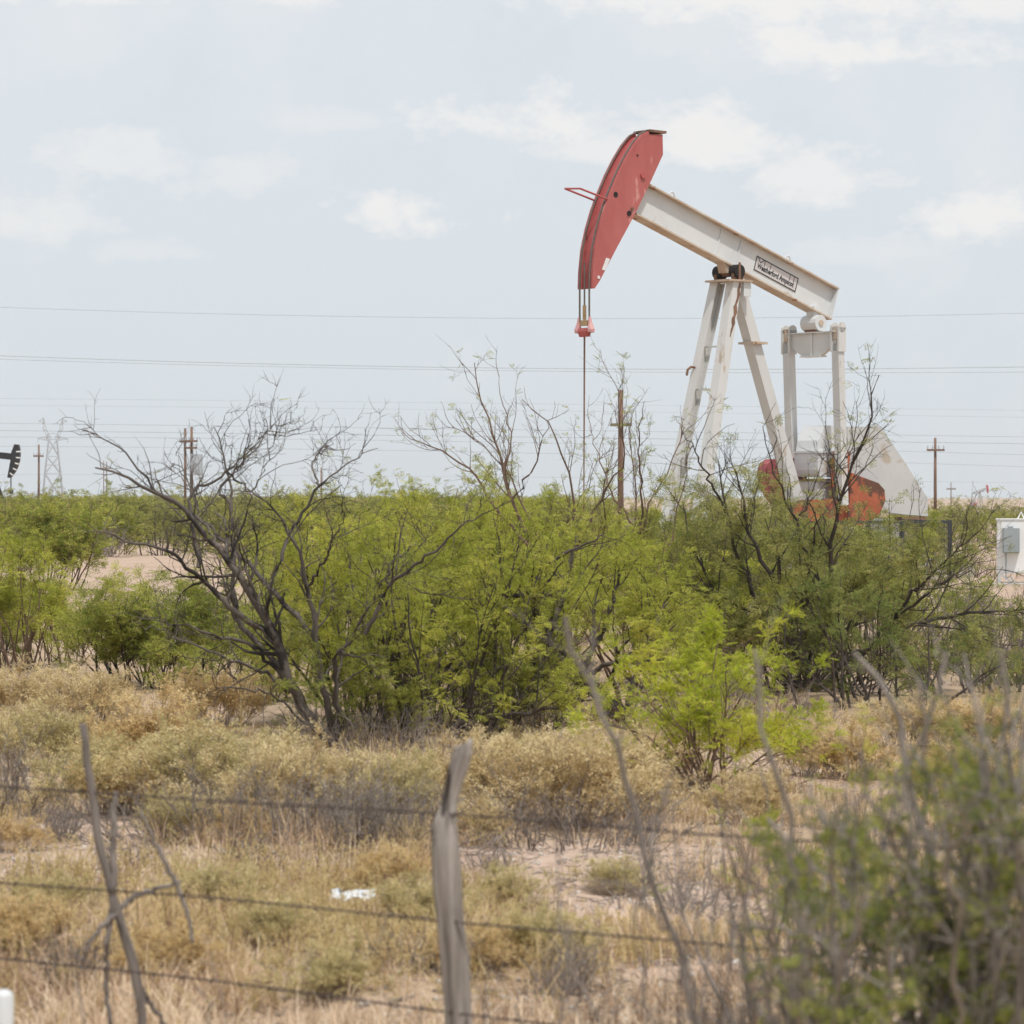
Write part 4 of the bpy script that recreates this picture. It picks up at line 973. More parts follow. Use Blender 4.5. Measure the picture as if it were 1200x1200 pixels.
mesquite_right()
bush('mesquite_tree','dull green mesquite behind the sapling, its pale stems before the samson post', 850, 40, 2.5, 62, M['leaf_dull'], M['bark_grey'], nst=14, sprd=.42, base=.5, T=FROND_M, lf=34, leafd=lambda p: np.clip((3.0-p[:,2])/1.2,.1,1), l1=(.5,1.2), cat='tree')
bush('mesquite_tree','deep green low mesquite at the foot of the dark limbs on the right', 1035, 31, 1.35, 63, M['leaf_deep'], M['bark_dark'], nst=16, sprd=.75, base=.9, T=FROND, lf=46, cat='tree', l1=(.3,.8))
bush('mesquite_tree','green mesquite filling the gap behind the counterweights and belt guard foot', 1012, 46, 1.55, 64, M['leaf_dull'], M['bark_dark'], nst=20, sprd=.5, base=.9, T=FROND_M, lf=34, cat='tree', l1=(.5,1.1))
bush('mesquite_tree','olive green mesquite between the central tree and the wellhead', 760, 46, 2.1, 65, M['leaf_green'], M['bark_red'], nst=16, sprd=.5, base=.9, T=FROND_M, lf=34, cat='tree', l1=(.5,1.1))
bush('mesquite_tree','lime green mesquite behind the many stemmed one, reaching the horizon', 560, 40, 2.65, 66, M['leaf_lime'], M['bark_red'], nst=18, sprd=.5, base=1.0, T=FROND_M, lf=36, cat='tree', l1=(.5,1.2))
bush('mesquite_tree','lime green mesquite behind the bare right limbs of the grey tree', 440, 42, 2.3, 67, M['leaf_lime'], M['bark_red'], nst=18, sprd=.5, base=1.0, T=FROND_M, lf=36, cat='tree', l1=(.5,1.2))
bush('mesquite_tree','green mesquite seen through the middle of the grey tree', 345, 36, 1.5, 68, M['leaf_green'], M['bark_dark'], nst=24, sprd=.6, base=.9, T=FROND_M, lf=40, cat='tree', l1=(.4,.9))
bush('mesquite_tree','dull green mesquite under the crimson counterweight, behind the dark limbs', 905, 41, 2.35, 161, M['leaf_dull'], M['bark_grey'], nst=20, sprd=.5, base=.9, T=FROND_M, lf=34, cat='tree', l1=(.5,1.1))
bush('mesquite_tree','dull yellowish mesquite filling the space right of the dark limbs', 1050, 39, 1.75, 162, M['leaf_green'], M['bark_grey'], nst=20, sprd=.6, base=.9, T=FROND_M, lf=34, cat='tree', l1=(.4,1.0))
bush('mesquite_tree','olive green mesquite between the central tree and the sapling top', 790, 34, 1.5, 163, M['leaf_lime'], M['bark_red'], nst=20, sprd=.55, base=.8, T=FROND_M, lf=36, cat='tree', l1=(.4,1.0), leafd=lambda p: np.clip((p[:,2]-.2)/.4,0,1))
bush('mesquite_tree','green mesquite low behind the sapling and pale dead brush', 890, 34, 1.2, 164, M['leaf_dull'], M['bark_dark'], nst=20, sprd=.7, base=.9, T=FROND_M, lf=36, cat='tree', l1=(.4,.9))
bush('mesquite_tree','lime green low mesquite filling beneath the central crown', 560, 33, 1.45, 165, M['leaf_lime'], M['bark_dark'], nst=22, sprd=.6, base=1.0, T=FROND_M, lf=36, cat='tree', l1=(.4,1.0))
bush('mesquite_tree','olive low mesquite at the right edge in front of the bare thorn brush', 1180, 33, .8, 167, M['leaf_dull'], M['bark_grey'], nst=20, sprd=.8, base=1.0, T=FROND_M, lf=34, cat='tree', l1=(.3,.7))
bush('mesquite_tree','low leafy green mesquite shoots at the foot of the half bare grey tree', 425, 27.6, .62, 171, M['leaf_green'], M['bark_dark'], nst=26, sprd=.8, base=.6, r0=.010, T=FROND, lf=46, cat='bush', l1=(.2,.5), per1=7)
bush('mesquite_tree','low leafy shoots between the many stemmed and central mesquites', 575, 29, .7, 172, M['leaf_green'], M['bark_dark'], nst=26, sprd=.8, base=.8, r0=.010, T=FROND, lf=46, cat='bush', l1=(.2,.5), per1=7)
brush('wide dark thicket of dead stems beneath the many stemmed mesquite', 520, 29.5, .85, 174, nst=70, sprd=.7, base=1.3, mat='bark_dark', r0=.010)
brush('wide dark thicket of dead stems beneath the central mesquite', 650, 31.5, .8, 175, nst=60, sprd=.75, base=1.2, mat='bark_dark', r0=.010)
brush('dark thicket of dead stems inside the wide dull mesquite', 960, 34.5, 1.3, 176, nst=60, sprd=.75, base=1.2, mat='bark_dark', r0=.012)
bush('mesquite_tree','low spreading green mesquite between the slender one and the low dense one', 95, 41, 1.15, 181, M['leaf_lime'], M['bark_red'], nst=26, sprd=.7, base=.9, r0=.012, T=FROND_M, lf=38, cat='bush', l1=(.3,.7))
bush('mesquite_tree','low green mesquite at the left edge at the foot of the slender one', -5, 39, 1.1, 182, M['leaf_green'], M['bark_dark'], nst=22, sprd=.7, base=.9, r0=.012, T=FROND_M, lf=38, cat='bush', l1=(.3,.7))
# left side
bush('mesquite_tree','light green slender stemmed mesquite at the left edge', 22, 36, 1.62, 71, M['leaf_lime'], M['bark_red'], nst=24, sprd=.48, base=.8, r0=.016, T=FROND_M, lf=36, cat='tree', l1=(.35,.8), leafd=lambda p: np.clip((p[:,2]-.35)/.5,0,1))
bush('mesquite_tree','low dense green mesquite below the sandy clearing at left', 185, 33.5, 1.25, 72, M['leaf_green'], M['bark_dark'], nst=30, sprd=.68, base=.7, r0=.014, T=FROND_M, lf=46, per1=7, cat='tree', l1=(.3,.75), leafd=lambda p: np.clip((p[:,2]-.12)/.3,0,1), extra=[(z4((230,950),(180,880),(130,800),(90,740)), .03),(z4((230,950),(200,860),(190,780)), .025),(z4((235,950),(250,850),(300,770)), .02)])
bush('mesquite_tree','dark low green mesquite under the left limbs of the grey tree', 285, 31, .85, 73, M['leaf_green'], M['bark_dark'], nst=26, sprd=.8, base=.6, r0=.012, T=FROND, lf=46, per1=7, cat='tree', l1=(.25,.6))
bush('mesquite_tree','rounded green mesquite at the left edge beneath the black pump jack', 56, 72, 2.0, 74, M['leaf_green'], M['bark_red'], nst=18, sprd=.42, base=1.0, T=FROND_F, lf=14, cat='tree', l1=(.6,1.3), l2=(.3,.7))

# ------------------------------------------------------------------ bare grey brush
brush('grey dead brush at the foot of the many stemmed mesquite', 480, 26.3, .42, 81, nst=44, sprd=.9, base=.7)
brush('grey dead brush under the sage, left of the crooked post', 330, 18.4, .5, 82, nst=70, sprd=.9, base=.6, mat='bark_grey')
brush('grey dead brush on the sand just left of the crooked post', 478, 17.8, .46, 83, nst=64, sprd=.9, base=.45, mat='bark_grey')
brush('dark dead brush at the left edge beneath the upper wire', 5, 21.2, .62, 84, nst=50, sprd=.75, mat='bark_grey', base=.4)
brush('grey dead brush on the sandy bank right of the crooked post', 800, 15.6, .34, 85, nst=46, sprd=1.0, base=.35)
brush('small grey tussock of dead stems on the left sand', 75, 19.0, .28, 86, nst=50, sprd=.6, base=.12)
brush('bare grey thorn brush at the right edge beyond the fallen limb', 1150, 36, 1.15, 87, nst=40, sprd=.5, mat='bark_grey', base=.9, r0=.02)
brush('second bare thorn brush further along the right edge', 1205, 35, 1.1, 88, nst=34, sprd=.5, mat='bark_grey', base=.7, r0=.02)
brush('tangled pale dead brush behind the sapling under the dark limbs', 900, 27.5, .55, 89, nst=40, sprd=.9, base=.6)
brush('grey leafless brush behind the sandy clearing at left', 100, 108, 1.5, 90, nst=60, sprd=.8, mat='dead_twig', base=1.5, r0=.02, dens=.6)
brush('brown leafless brush beside the white cabinet', 1135, 84, .9, 91, nst=60, sprd=.9, mat='bark_red', base=1.4, r0=.014, dens=.7)
brush('grey dead brush under the pale sage shrubs halfway to the crooked post', 405, 18.2, .5, 94, nst=70, sprd=.9, base=.6)
brush('grey dead brush under the broad olive sage shrub', 240, 18.9, .5, 95, nst=70, sprd=.9, base=.6, mat='bark_grey')
brush('dark dead brush at the grey tree trunk', 425, 26.6, .5, 96, nst=44, sprd=.85, base=.5, mat='bark_grey')
brush('dark dead brush under the leaning trunk of the central tree', 660, 29.5, .5, 97, nst=44, sprd=.9, base=.8, mat='bark_grey')
brush('dark dead brush between the many stemmed and central trees', 575, 28.5, .5, 98, nst=44, sprd=.85, base=.8, mat='bark_grey')
brush('dark dead brush under the dull mesquite left of its dark limbs', 860, 31, .6, 99, nst=44, sprd=.85, base=.9, mat='bark_grey')
brush('fine dead brush on the sand below the sage right of the post', 670, 18.9, .46, 92, nst=70, sprd=.95, base=.6, mat='bark_grey')

# ------------------------------------------------------------------ golden sage shrubs
def sage_mesh(seed, leaf):
    r = thing('sage_shrub', 'sage', 'shrub'); pl = Plant(seed); rg = pl.rg
    ps, rs = fan(rg, 52, .66, .72, 8, .13, .05, .26, .0045)
    pl.grow(ps, rs, [LV(11,(.12,.34),(.3,.9),t0=.25,wig=.15,up=.10,rr=.6,rmin=.0022,pts=6,k=3,leaf=10),
                     LV(11,(.07,.24),(.2,.75),t0=.15,wig=.12,up=.16,rr=.7,rmin=.0014,pts=4,k=3,leaf=48)], k0=4, T=SAGE,
            leafd=lambda p: np.clip((p[:,2]-.10)/.25,0,1), lsc=(.7,1.3))
    return pl.finish(r, M['dead_twig'], leaf)
SG = [sage_mesh(101,M['sage_gold']), sage_mesh(102,M['sage_pale']), sage_mesh(103,M['sage_olive'])]
SAGES = [  # px, base row, height m, width factor, mesh, crown, label
 (185, 905, .70, 1.15, 0, 'sage_gold', 'tall golden orange sage shrub in front of the low green mesquite'),
 (248, 965, .62, 1.35, 1, 'sage_olive', 'broad olive yellow sage shrub in the middle of the left thicket'),
 (120, 955, .50, 1.2, 2, 'sage_olive', 'olive sage shrub just right of the thin stay post'),
 (50, 900, .52, 1.3, 1, 'sage_olive', 'dull sage shrub behind the thin stay post near the left edge'),
 (320, 985, .55, 1.2, 0, 'sage_pale', 'pale sage shrub above the grey brush left of the post'),
 (395, 985, .50, 1.15, 1, 'sage_pale', 'pale straw sage shrub halfway between the stay and the crooked post'),
 (455, 990, .48, 1.1, 2, 'sage_olive', 'greenish sage shrub close left of the crooked post'),
 (330, 900, .20, 1.8, 2, 'sage_pale', 'low sage shrub at the foot of the grey tree'),
 (585, 960, .50, 1.2, 2, 'sage_pale', 'straw coloured sage shrub close right of the crooked post'),
 (660, 975, .62, 1.35, 1, 'sage_pale', 'big straw coloured sage shrub over the bare sandy bank'),
 (735, 960, .45, 1.2, 0, 'sage_pale', 'straw sage shrub left of the yellow green sapling'),
 (640, 905, .24, 1.8, 0, 'sage_gold', 'low golden sage shrub beneath the central mesquite'),
 (945, 900, .45, 1.2, 1, 'sage_pale', 'pale dry sage shrub under the dark limbs right of the sapling'),
 (1000, 905, .42, 1.3, 0, 'sage_gold', 'golden dry sage shrub right of the pale one under the limbs'),
 (560, 905, .20, 1.6, 1, 'sage_gold', 'small gold sage shrub behind the top of the crooked post'),
 (20, 1010, .22, 1.2, 0, 'sage_gold', 'tiny golden sage shrub on the left sand'),
 (1110, 925, .42, 1.4, 2, 'sage_gold', 'golden sage shrub seen through the foreground bush at right'),
 (1175, 930, .45, 1.3, 1, 'sage_pale', 'pale sage shrub seen through the foreground bush at the right edge'),
 (415, 915, .16, 1.8, 0, 'sage_olive', 'low olive sage shrub before the grey tree trunk'),
 (880, 965, .34, 1.3, 2, 'sage_pale', 'pale sage shrub in front of the sapling at its right'),
 (110, 862, .55, 1.3, 1, 'sage_pale', 'pale sage shrub at the foot of the low green mesquite at left'),
 (255, 858, .50, 1.3, 2, 'sage_gold', 'golden sage shrub under the lowest bare limb of the grey tree'),
 (300, 925, .42, 1.3, 1, 'sage_olive', 'olive sage shrub left below the grey tree trunk'),
 (30, 855, .50, 1.4, 0, 'sage_pale', 'pale sage shrub under the slender mesquite at the left edge'),
 (365, 945, .40, 1.3, 2, 'sage_pale', 'pale spiky sage shrub right below the grey tree trunk'),
 (520, 925, .26, 1.5, 0, 'sage_olive', 'olive sage shrub just behind the crooked post'),
 (700, 905, .26, 1.7, 2, 'sage_pale', 'pale sage shrub under the leaning dark trunk'),
 (615, 935, .46, 1.2, 1, 'sage_olive', 'olive straw sage shrub between crooked post and big straw shrub'),
 (770, 905, .36, 1.2, 1, 'sage_gold', 'golden sage tuft behind the left side of the sapling'),
 (1060, 880, .42, 1.4, 1, 'sage_pale', 'pale sage shrub below the deep green low mesquite'),
 (1140, 880, .42, 1.3, 0, 'sage_gold', 'golden sage shrub before the bare thorn brush'),
 (210, 1000, .30, 1.2, 2, 'sage_olive', 'small olive sage shrub at the lower edge of the left thicket'),
 (280, 1010, .26, 1.2, 1, 'sage_gold', 'small golden sage shrub at the lower edge of the left thicket'),
 (560, 1000, .28, 1.2, 0, 'sage_pale', 'small straw sage shrub low on the right of the crooked post'),
 (165, 960, .44, 1.2, 1, 'sage_gold', 'golden sage shrub between the stay post and the broad olive one'),
]
used = set()
for i, (px, row, h, wf, k, cm, lab) in enumerate(SAGES):
    D = Dg(row); loc = gp(px, D, -.02); s = h/.68
    if k not in used:
        o = SG[k]; used.add(k); o.location = loc; o.rotation_euler = (0,0,i*1.9); o.scale = (s*wf,s*wf,s); o['label'] = lab
        for c in o.children:
            if c.name.startswith('crown'): c.material_slots[0].link = 'OBJECT'; c.material_slots[0].material = M[cm]
    else: o = dup(SG[k], loc, i*1.9, (s*wf,s*wf,s), lab, crown=M[cm])
    o['group'] = 'sage shrubs on the near flat'

# ------------------------------------------------------------------ scrub out to the horizon
def scrub_mesh(seed, H, leaf, bark, lf):
    r = thing('scrub_bush', 's', 'bush'); pl = Plant(seed); rg = pl.rg
    ps, rs = fan(rg, 16, .6, H, 8, .12, .04, .9, .03)
    pl.grow(ps, rs, [LV(4,(.5,1.2),(.35,.95),t0=.2,wig=.16,up=.05,rr=.5,rmin=.008,pts=6,k=3,leaf=3),
                     LV(4,(.25,.6),(.4,1.1),t0=.12,wig=.2,up=.03,rr=.55,rmin=.006,pts=4,k=3,leaf=lf)], k0=4, T=FROND_F, lsc=(.8,1.4))
    return pl.finish(r, bark, leaf)
SCR = [scrub_mesh(201,2.2,M['leaf_green'],M['bark_red'],11), scrub_mesh(202,1.9,M['leaf_lime'],M['bark_red'],11),
       scrub_mesh(203,2.4,M['leaf_dull'],M['bark_dark'],9), scrub_mesh(204,1.7,M['leaf_deep'],M['bark_grey'],8)]
mats = [M['leaf_green'], M['leaf_lime'], M['leaf_dull'], M['leaf_deep']]
rs_ = np.random.default_rng(55); first = [True]*4; spots = []
for D, step, x0, x1, hk in ((56,62,330,820,.85),(64,60,-40,60,.9),(92,70,200,620,1.0),(114,52,-30,660,1.0),(128,46,-30,640,1.0),(150,42,-30,660,1.05),(180,36,-30,680,1.05),(215,33,-30,700,1.0),(265,30,-30,720,1.0),(320,28,-30,740,.95),
                            (100,50,1115,1230,.75),(120,44,1090,1230,.8),(150,40,1085,1230,.8),(190,36,1080,1230,.75),(240,30,1080,1230,.7),(70,50,640,1040,.75),(110,48,640,1090,.9),(170,44,660,1090,.8),(260,40,690,1090,.7)):
    for px in np.arange(x0, x1, step):
        q = px+rs_.uniform(-.4,.4)*step; d = D*rs_.uniform(.94,1.07)
        spots.append((q, d, hk*rs_.uniform(.8,1.12)))
for (px, D, s) in spots:
    x = (px-600)/F*D; row = HY+EYE*F/D
    halfpx = 1.5*s*F/D; toprow = HY-(2.6*s-EYE)*F/D
    if px+halfpx > 78 and px-halfpx < 215 and toprow < 690 and row > 662: continue     # the sandy clearing stays open
    if px > 1080 and D < 97: continue
    n = vnoise(x, D, 22, 9)*.6+rs_.random()*.4
    if px < 640: k = int(np.clip(n*4.2-.2, 0, 2.99)); k = (1, 0, 2)[k]
    else: k = (0, 2, 3)[int(np.clip(n*3, 0, 2.99))]
    lab, grp = (('green mesquite bush in the scrub along the left horizon','scrub bushes along the left horizon') if px < 640 else
                ('dull green bush in the scrub right of the clearing','scrub bushes along the right horizon') if px > 1070 else
                ('dull mesquite bush in the scrub round the pump jack','scrub bushes round the pump jack'))
    loc = (x, D, -.05); rz = rs_.uniform(0,6.28); sc3 = (s*rs_.uniform(.9,1.3), s*rs_.uniform(.9,1.3), s)
    if first[k]:
        first[k] = False; o = SCR[k]; o.location = loc; o.rotation_euler = (0,0,rz); o.scale = sc3; o['label'] = lab; o['group'] = grp
    else: o = dup(SCR[k], loc, rz, sc3, lab, grp)
# the far-off belt that reads as one mass
def far_scrub():
    rg = np.random.default_rng(77); N = 26000
    D = np.exp(rg.uniform(math.log(340), math.log(3200), N)); px = rg.uniform(-120, 1320, N)
    keep = (px < 700+rg.normal(0,40,N))|(rg.random(N) < .10); D = D[keep]; px = px[keep]; N = len(D)
    x = (px-600)/F*D; cl = vnoise(x, D, 14, 5); k = cl > .38; x = x[k]; D = D[k]; cl = cl[k]; N = len(D)
    pos = np.stack([x, D, rg.uniform(0,1,N)**.8*(1.2+1.1*cl)], 1)
    V, q = place(rg, FROND_F, pos, rg.normal(0,1,(N,3))+[0,0,.3], rg.uniform(3,6,N)*(D/700)**.4)
    tag(link('far_scrub', fastmesh('far_scrub', V, q, M['leaf_dull'])), kind='stuff')
far_scrub()

# ------------------------------------------------------------------ dry grass and weeds on the near flat
def blades(N, lo, hi, pxr, D0, D1, seed, hmul, nb, matn, name, thr, spreadk=.5, weedy=False, w=.0035):
    rg = np.random.default_rng(seed)
    D = 1/rg.uniform(1/D1, 1/D0, N); px = rg.uniform(*pxr, N); x = (px-600)/F*D
    c = cover(x, D); k = rg.random(N) < thr(c, x, D); x, D = x[k], D[k]; N = len(x)
    cl = vnoise(x, D, .9, seed); hh = rg.uniform(lo, hi, N)*(.55+.8*cl)*hmul
    B = N*nb; bx = np.repeat(x, nb)+rg.normal(0,.035,B); by = np.repeat(D, nb)+rg.normal(0,.035,B); h = np.repeat(hh, nb)*rg.uniform(.5,1.15,B)
    p = np.stack([bx, by, hgt(bx, by)-.01], 1)
    a = rg.uniform(0, 2*np.pi, B); tl = np.abs(rg.normal(0, spreadk, B))
    d = np.stack([np.sin(tl)*np.cos(a), np.sin(tl)*np.sin(a), np.cos(tl)], 1)
    bend = np.stack([np.cos(a), np.sin(a), -.35*np.ones(B)], 1)*rg.uniform(.0,.5,B)[:,None]
    s = np.stack([-np.sin(a+rg.normal(0,.8,B)), np.cos(a), np.zeros(B)], 1); s = nrm(s)*w
    p1 = p+d*h[:,None]*.55; p2 = p+(d+bend*.8)*h[:,None]
    V = np.stack([p-s, p+s, p1+s*.8, p1-s*.8, p2+s*.25, p2-s*.25], 1).reshape(-1,3)
    i = np.arange(B)[:,None]*6; q = np.concatenate([i+np.array([[0,1,2,3]]), i+np.array([[3,2,4,5]])])
    if weedy:
        m = rg.random(B) < .8; n = m.sum()*3
        t = rg.uniform(.3,1,(B,3))[m]; pp = (p[m][:,None]*(1-t[...,None])+p2[m][:,None]*t[...,None]).reshape(-1,3)
        V2, q2 = place(rg, SAGE, pp, rg.normal(0,.7,(n,3))+[0,0,.5], rg.uniform(.45,.9,n)); q = np.concatenate([q, q2+len(V)]); V = np.concatenate([V, V2])
    tag(link(name, fastmesh(name, V, q, M[matn])), kind='stuff')
blades(17000, .06, .24, (-80,1280), 11.5, 46, 301, 1, 8, 'straw', 'dry_grass', lambda c, x, D: c*np.clip((vnoise(x,D,.55,31)*.6+vnoise(x,D,1.7,33)*.4-.30)/.3,.10,1)+.015, .8)
blades(4200, .12, .30, (-80,1280), 11.5, 30, 302, 1, 5, 'weed', 'dry_weeds', lambda c, x, D: c*np.clip((vnoise(x,D,1.6,12)-.35)/.2,0,1), .45, weedy=True)

blades(5200, .08, .32, (-80,1280), 11.5, 30, 303, 1, 4, 'stem_brown', 'brown_stems', lambda c, x, D: c*np.clip((vnoise(x,D,.7,17)-.45)/.2,0,1), .6, w=.0025)
def litter():                              # fallen twigs and stones on the soil
    rg = np.random.default_rng(310); N = 9000; D = 1/rg.uniform(1/40, 1/11.5, N); x = rg.uniform(-700,700,N)/F*D
    z = hgt(x, D); L = rg.uniform(.02,.13,N); az_ = rg.uniform(0,6.28,N)
    d = np.stack([np.cos(az_), np.sin(az_), rg.uniform(-.05,.25,N)], 1)
    ps = np.stack([np.stack([x,D,z+.004],1)+d*L[:,None]*t for t in (0,.5,1)], 1); ps[:,1] += rg.normal(0,.008,(N,3))
    V, q = tubes(ps, np.repeat(rg.uniform(.0015,.005,N)[:,None],3,1), 3)
    tag(link('twig_litter', fastmesh('twig_litter', V, q, M['dead_twig'], True)), kind='stuff')
    N = 5000; D = 1/rg.uniform(1/40, 1/11.5, N); x = rg.uniform(-700,700,N)/F*D; z = hgt(x, D); r = rg.uniform(.004,.022,N)**1.0
    oc = np.array([[1,0,0],[0,1,0],[-1,0,0],[0,-1,0],[0,0,.7],[0,0,-.7]]); fc = np.array([[0,1,4],[1,2,4],[2,3,4],[3,0,4],[1,0,5],[2,1,5],[3,2,5],[0,3,5]])
    V = np.stack([x,D,z],1)[:,None]+oc[None]*r[:,None,None]*rg.uniform(.6,1.3,(N,6,1)); q = (np.arange(N)*6)[:,None,None]+fc[None]
    tag(link('pebbles', fastmesh('pebbles', V.reshape(-1,3), q.reshape(-1,3), M['conc'])), kind='stuff')
litter()
# low half dead weeds scattered over the near flat
rq = np.random.default_rng(321); wk = 0
for (px, row, h, k, cm, lab) in [(60,1095,.2,2,'sage_olive','small grey green weed left of the thin stay above the lower wire'),(250,1090,.24,1,'sage_olive','grey green weed midway between stay and litter'),(330,1130,.22,0,'sage_olive','grey green weed below left of the white litter'),
    (500,1110,.24,2,'sage_olive','grey green weed touching the left side of the crooked post'),(450,1060,.22,1,'sage_gold','tan weed just right of the white litter'),(600,1080,.2,0,'sage_olive','grey green weed in the sand gap right of the post'),
    (640,1150,.24,2,'sage_olive','grey green weed at the foot of the leaning bare stem'),(20,1140,.24,1,'sage_gold','tan weed above the white marker post'),(190,1165,.22,2,'sage_gold','tan weed at the bottom right of the stay'),(385,1180,.22,0,'sage_olive','grey green weed on the bottom edge left of the post'),
    (720,1060,.2,1,'sage_olive','grey green weed on the pink sand left of the dead brush'),(560,1160,.22,1,'sage_gold','tan weed right at the lower post')]:
    D = Dg(row); s = h/.68; dup(SG[k], gp(px,D,-.02), wk*2.3, (s*1.5,s*1.5,s), lab, 'low weeds in the dry grass', crown=M[cm]); wk += 1
for (px, row, h, sd_, lab) in [(290,1050,.22,331,'grey dead twigs in the grass above left of the litter'),(150,1040,.2,332,'grey dead twigs behind the fork of the stay'),(480,1160,.24,333,'grey dead twigs at the bottom left of the crooked post'),(660,1180,.26,334,'grey dead twigs at the bottom beside the leaning bare stem'),
    (90,1170,.26,335,'grey dead twigs at the bottom beside the thin stay'),(580,1040,.2,336,'dark dead twigs on the sand just right of the post')]:
    brush(lab, px, Dg(row), h, sd_, nst=40, sprd=1.0, base=.12, mat='bark_grey' if sd_%2 else 'dead_twig')
# ------------------------------------------------------------------ foreground bush, out of focus at the right
def fore_bush():
    D = 7.6; root = thing('thorn_bush', 'large out of focus thorn bush with grey stems filling the lower right corner', 'bush', (P(1110,0,D)[0],D,0))
    pl = Plant(401); rg = pl.rg
    b0 = lambda x: (x, 1600)
    sp = []
    for (pts, r0, dz) in [([(985,1600),(975,1350),(960,1200),(940,1080),(925,960),(900,860),(884,760)], .012, -.2),
        ([(1000,1600),(990,1400),(985,1200),(1000,1080),(985,960)], .011, .3),([(1060,1600),(1050,1300),(1075,1150),(1100,1030),(1095,930)], .016, .2),
        ([(1090,1600),(1110,1350),(1120,1180),(1140,1050),(1150,940),(1155,880)], .016, -.2),([(1150,1600),(1150,1350),(1170,1200),(1165,1080),(1185,960),(1200,900)], .015, .3),
        ([(1030,1600),(1020,1400),(1040,1240),(1010,1100),(960,1010),(900,960)], .013, .5),([(1110,1600),(1095,1300),(1080,1150),(1040,1060),(1000,1000),(960,950)], .012, .6),
        ([(1120,1600),(1130,1300),(1110,1100),(1075,950),(1072,880),(1060,820),(1030,780),(1000,765)], .014, .1),([(1180,1600),(1190,1300),(1200,1100),(1210,1000)], .014, -.3),
        ([(940,1600),(930,1400),(915,1250),(880,1150),(860,1080)], .010, .4),([(1160,1600),(1160,1300),(1120,1120),(1060,1000),(1010,930)], .012, -.3),
        ([(1170,1600),(1180,1300),(1160,1080),(1170,900),(1200,820)], .010, .5),([(1070,1600),(1060,1350),(1030,1200),(960,1120),(900,1090),(850,1080)], .010, .3)]:
        sp.append((pts, r0, dz))
    for k in range(24):
        x = rg.uniform(1080, 1250); x2 = x+rg.normal(10, 40); yt = rg.uniform(750, 980)
        sp.append(([(x,1650),(x+rg.normal(0,15),1400),((x+x2)/2+rg.normal(0,20),1200),(x2+rg.normal(0,15),(yt+1100)/2),(x2+rg.normal(0,18),yt)], rg.uniform(.007,.013), rg.normal(0,.5)))
    for k in range(64):
        x = rg.uniform(880, 1230); x2 = x+rg.normal(-25, 70); yt = rg.uniform(870, 1150)+max(0, 1010-x2)*.8
        sp.append(([(x,1650),(x+rg.normal(0,15),1450),((x+x2)/2+rg.normal(0,20),1280),(x2+rg.normal(0,15),(yt+1200)/2),(x2+rg.normal(0,18),yt)], rg.uniform(.004,.009), rg.normal(0,.5)))
    ps, rs = limbs(root, sp, D, rg, n=18, jit=.012, depth=.3, taper=.4)
    ox, oy, oz = root.location
    def ld(p):
        X = (p[:,0]+ox)/(p[:,1]+oy)*F+600; Y = HY-(p[:,2]+oz-EYE)/(p[:,1]+oy)*F
        return np.clip((Y-720-(1165-X).clip(0)*.75)/120,0,1)*np.clip((X-830)/150,0,1)*.7+.03+.9*((np.abs(X-970) < 55)&(np.abs(Y-768) < 38))
    pl.grow(ps, rs, [LV(7,(.12,.45),(.4,1.1),t0=.3,wig=.2,up=.06,rr=.6,rmin=.003,pts=7,k=4,leaf=6),
                     LV(8,(.06,.22),(.4,1.2),t0=.15,wig=.2,up=.05,rr=.6,rmin=.002,pts=5,k=3,leaf=32)], k0=8, T=frond(5,.05,.014,.0055), leafd=ld, lsc=(.8,1.3))
    pl.finish(root, M['stem_grey'], M['leaf_fore'])
fore_bush()
def dead_sapling():
    D = 7.2; root = thing('dead_sapling', 'leaning bare grey stem blurred in front of the fence right of the post', 'sapling', (P(870,0,D)[0],D,0))
    pl = Plant(411); rg = pl.rg
    sp = [([(870,1650),(845,1400),(815,1200),(790,1100),(762,1020),(748,950),(725,880),(705,830),(685,790),(668,755),(662,722)], .0115, 0),
          ([(762,1020),(770,960),(790,900)], .006, .1),([(790,1100),(740,1040),(700,1030)], .005, -.1),([(705,830),(690,770),(700,730)], .004, .05)]
    ps, rs = limbs(root, sp, D, rg, n=24, jit=.006, taper=.5)
    pl.grow(ps, rs, [LV(5,(.06,.3),(.5,1.2),t0=.3,wig=.2,up=.05,rr=.45,rmin=.0025,pts=6,k=4), LV(5,(.03,.10),(.5,1.2),t0=.1,wig=.2,up=.05,rr=.6,rmin=.0015,pts=4,k=3)], k0=8)
    pl.finish(root, M['stick'], None)
dead_sapling()

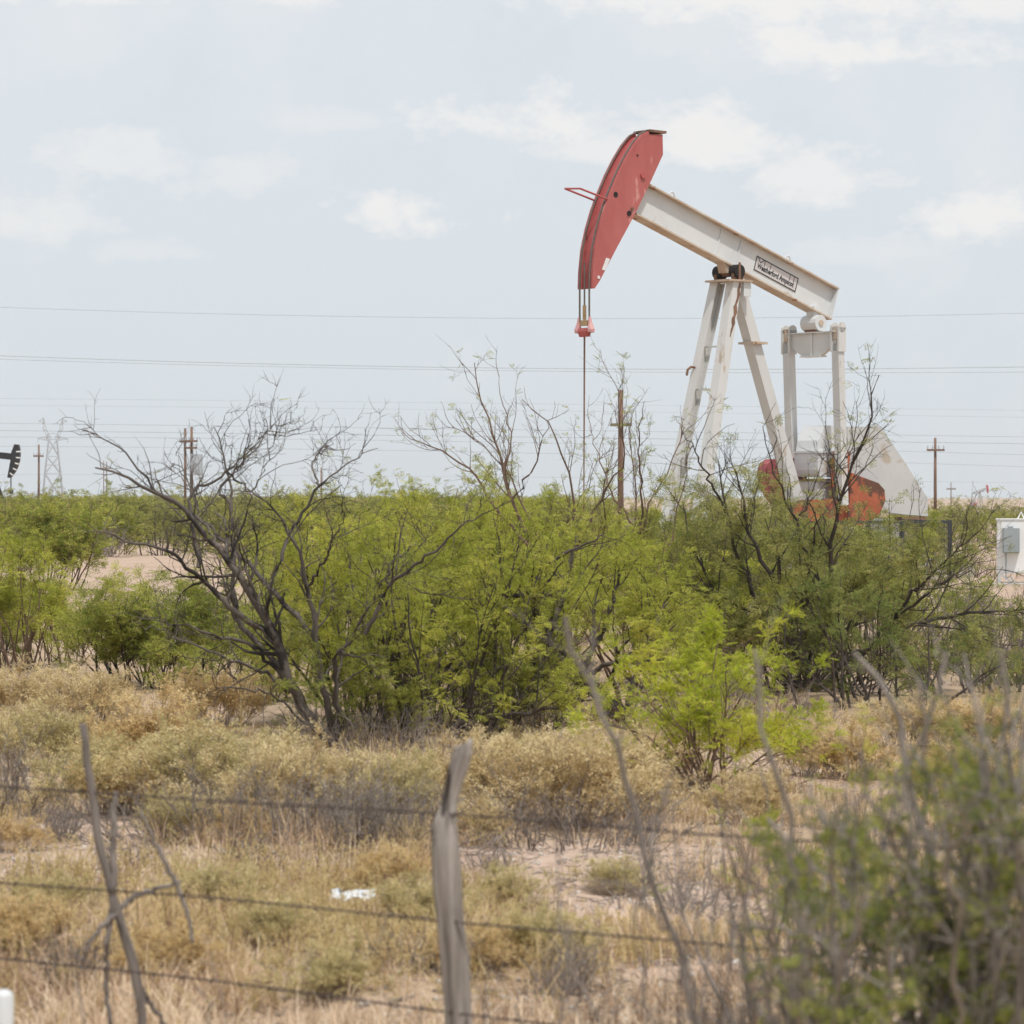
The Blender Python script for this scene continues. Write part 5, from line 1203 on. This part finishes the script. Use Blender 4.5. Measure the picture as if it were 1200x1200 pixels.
bush('fence_shrub','loose lime green shrub just behind the barbed wire, left of the big thorn bush', 930, 11.6, 1.25, 421, M['leaf_lime'], M['stick'], nst=14, sprd=.55, base=.3, r0=.009, T=frond(6,.06,.015,.006), lf=40, l1=(.2,.5), l2=(.1,.3), per1=6, leafd=lambda p: np.clip((p[:,2]-.35)/.4,0,1)*.7)
def bare_shrub(px0, px1, ytop, D, n, seed, label):
    root = thing('bare_shrub', label, 'bush', (P((px0+px1)/2,0,D)[0],D,0)); pl = Plant(seed); rg = pl.rg; sp = []
    for k in range(n):
        x = rg.uniform(px0, px1); x2 = x+rg.normal(0, 45); yt = ytop+rg.exponential(60)
        sp.append(([(x,1620),(x+rg.normal(0,12),1420),((x+x2)/2+rg.normal(0,16),1290),(x2+rg.normal(0,14),(yt+1200)/2),(x2+rg.normal(0,14),yt)], rg.uniform(.003,.006), rg.normal(0,.3)))
    ps, rs = limbs(root, sp, D, rg, n=16, jit=.010, taper=.4)
    pl.grow(ps, rs, [LV(6,(.08,.35),(.4,1.1),t0=.35,wig=.2,up=.06,rr=.6,rmin=.002,pts=6,k=4), LV(6,(.04,.14),(.4,1.1),t0=.2,wig=.2,up=.05,rr=.6,rmin=.0015,pts=4,k=3)], k0=6)
    pl.finish(root, M['stick'], None)
bare_shrub(560, 720, 1040, 7.6, 11, 431, 'bare grey blurred twigs at the bottom edge right of the crooked post')
bare_shrub(740, 930, 960, 7.3, 15, 432, 'bare grey blurred twigs rising between leaning stem and thorn bush')
bare_shrub(90, 260, 1110, 8.6, 8, 433, 'bare grey blurred twigs at the bottom edge around the thin stay')
# ------------------------------------------------------------------ dusty air
def haze():
    m, nt, nd, lk = newmat('haze')
    v = nd.new('ShaderNodeVolumePrincipled'); v.inputs['Color'].default_value = (1,1,1,1); v.inputs['Density'].default_value = .00012; v.inputs['Anisotropy'].default_value = 0
    o = nd.new('ShaderNodeOutputMaterial'); lk.new(v.outputs[0], o.inputs['Volume'])
    tag(MB().box((-4900,-4900,-1.2),(4900,4900,58)).build('haze', m), kind='stuff')
haze()
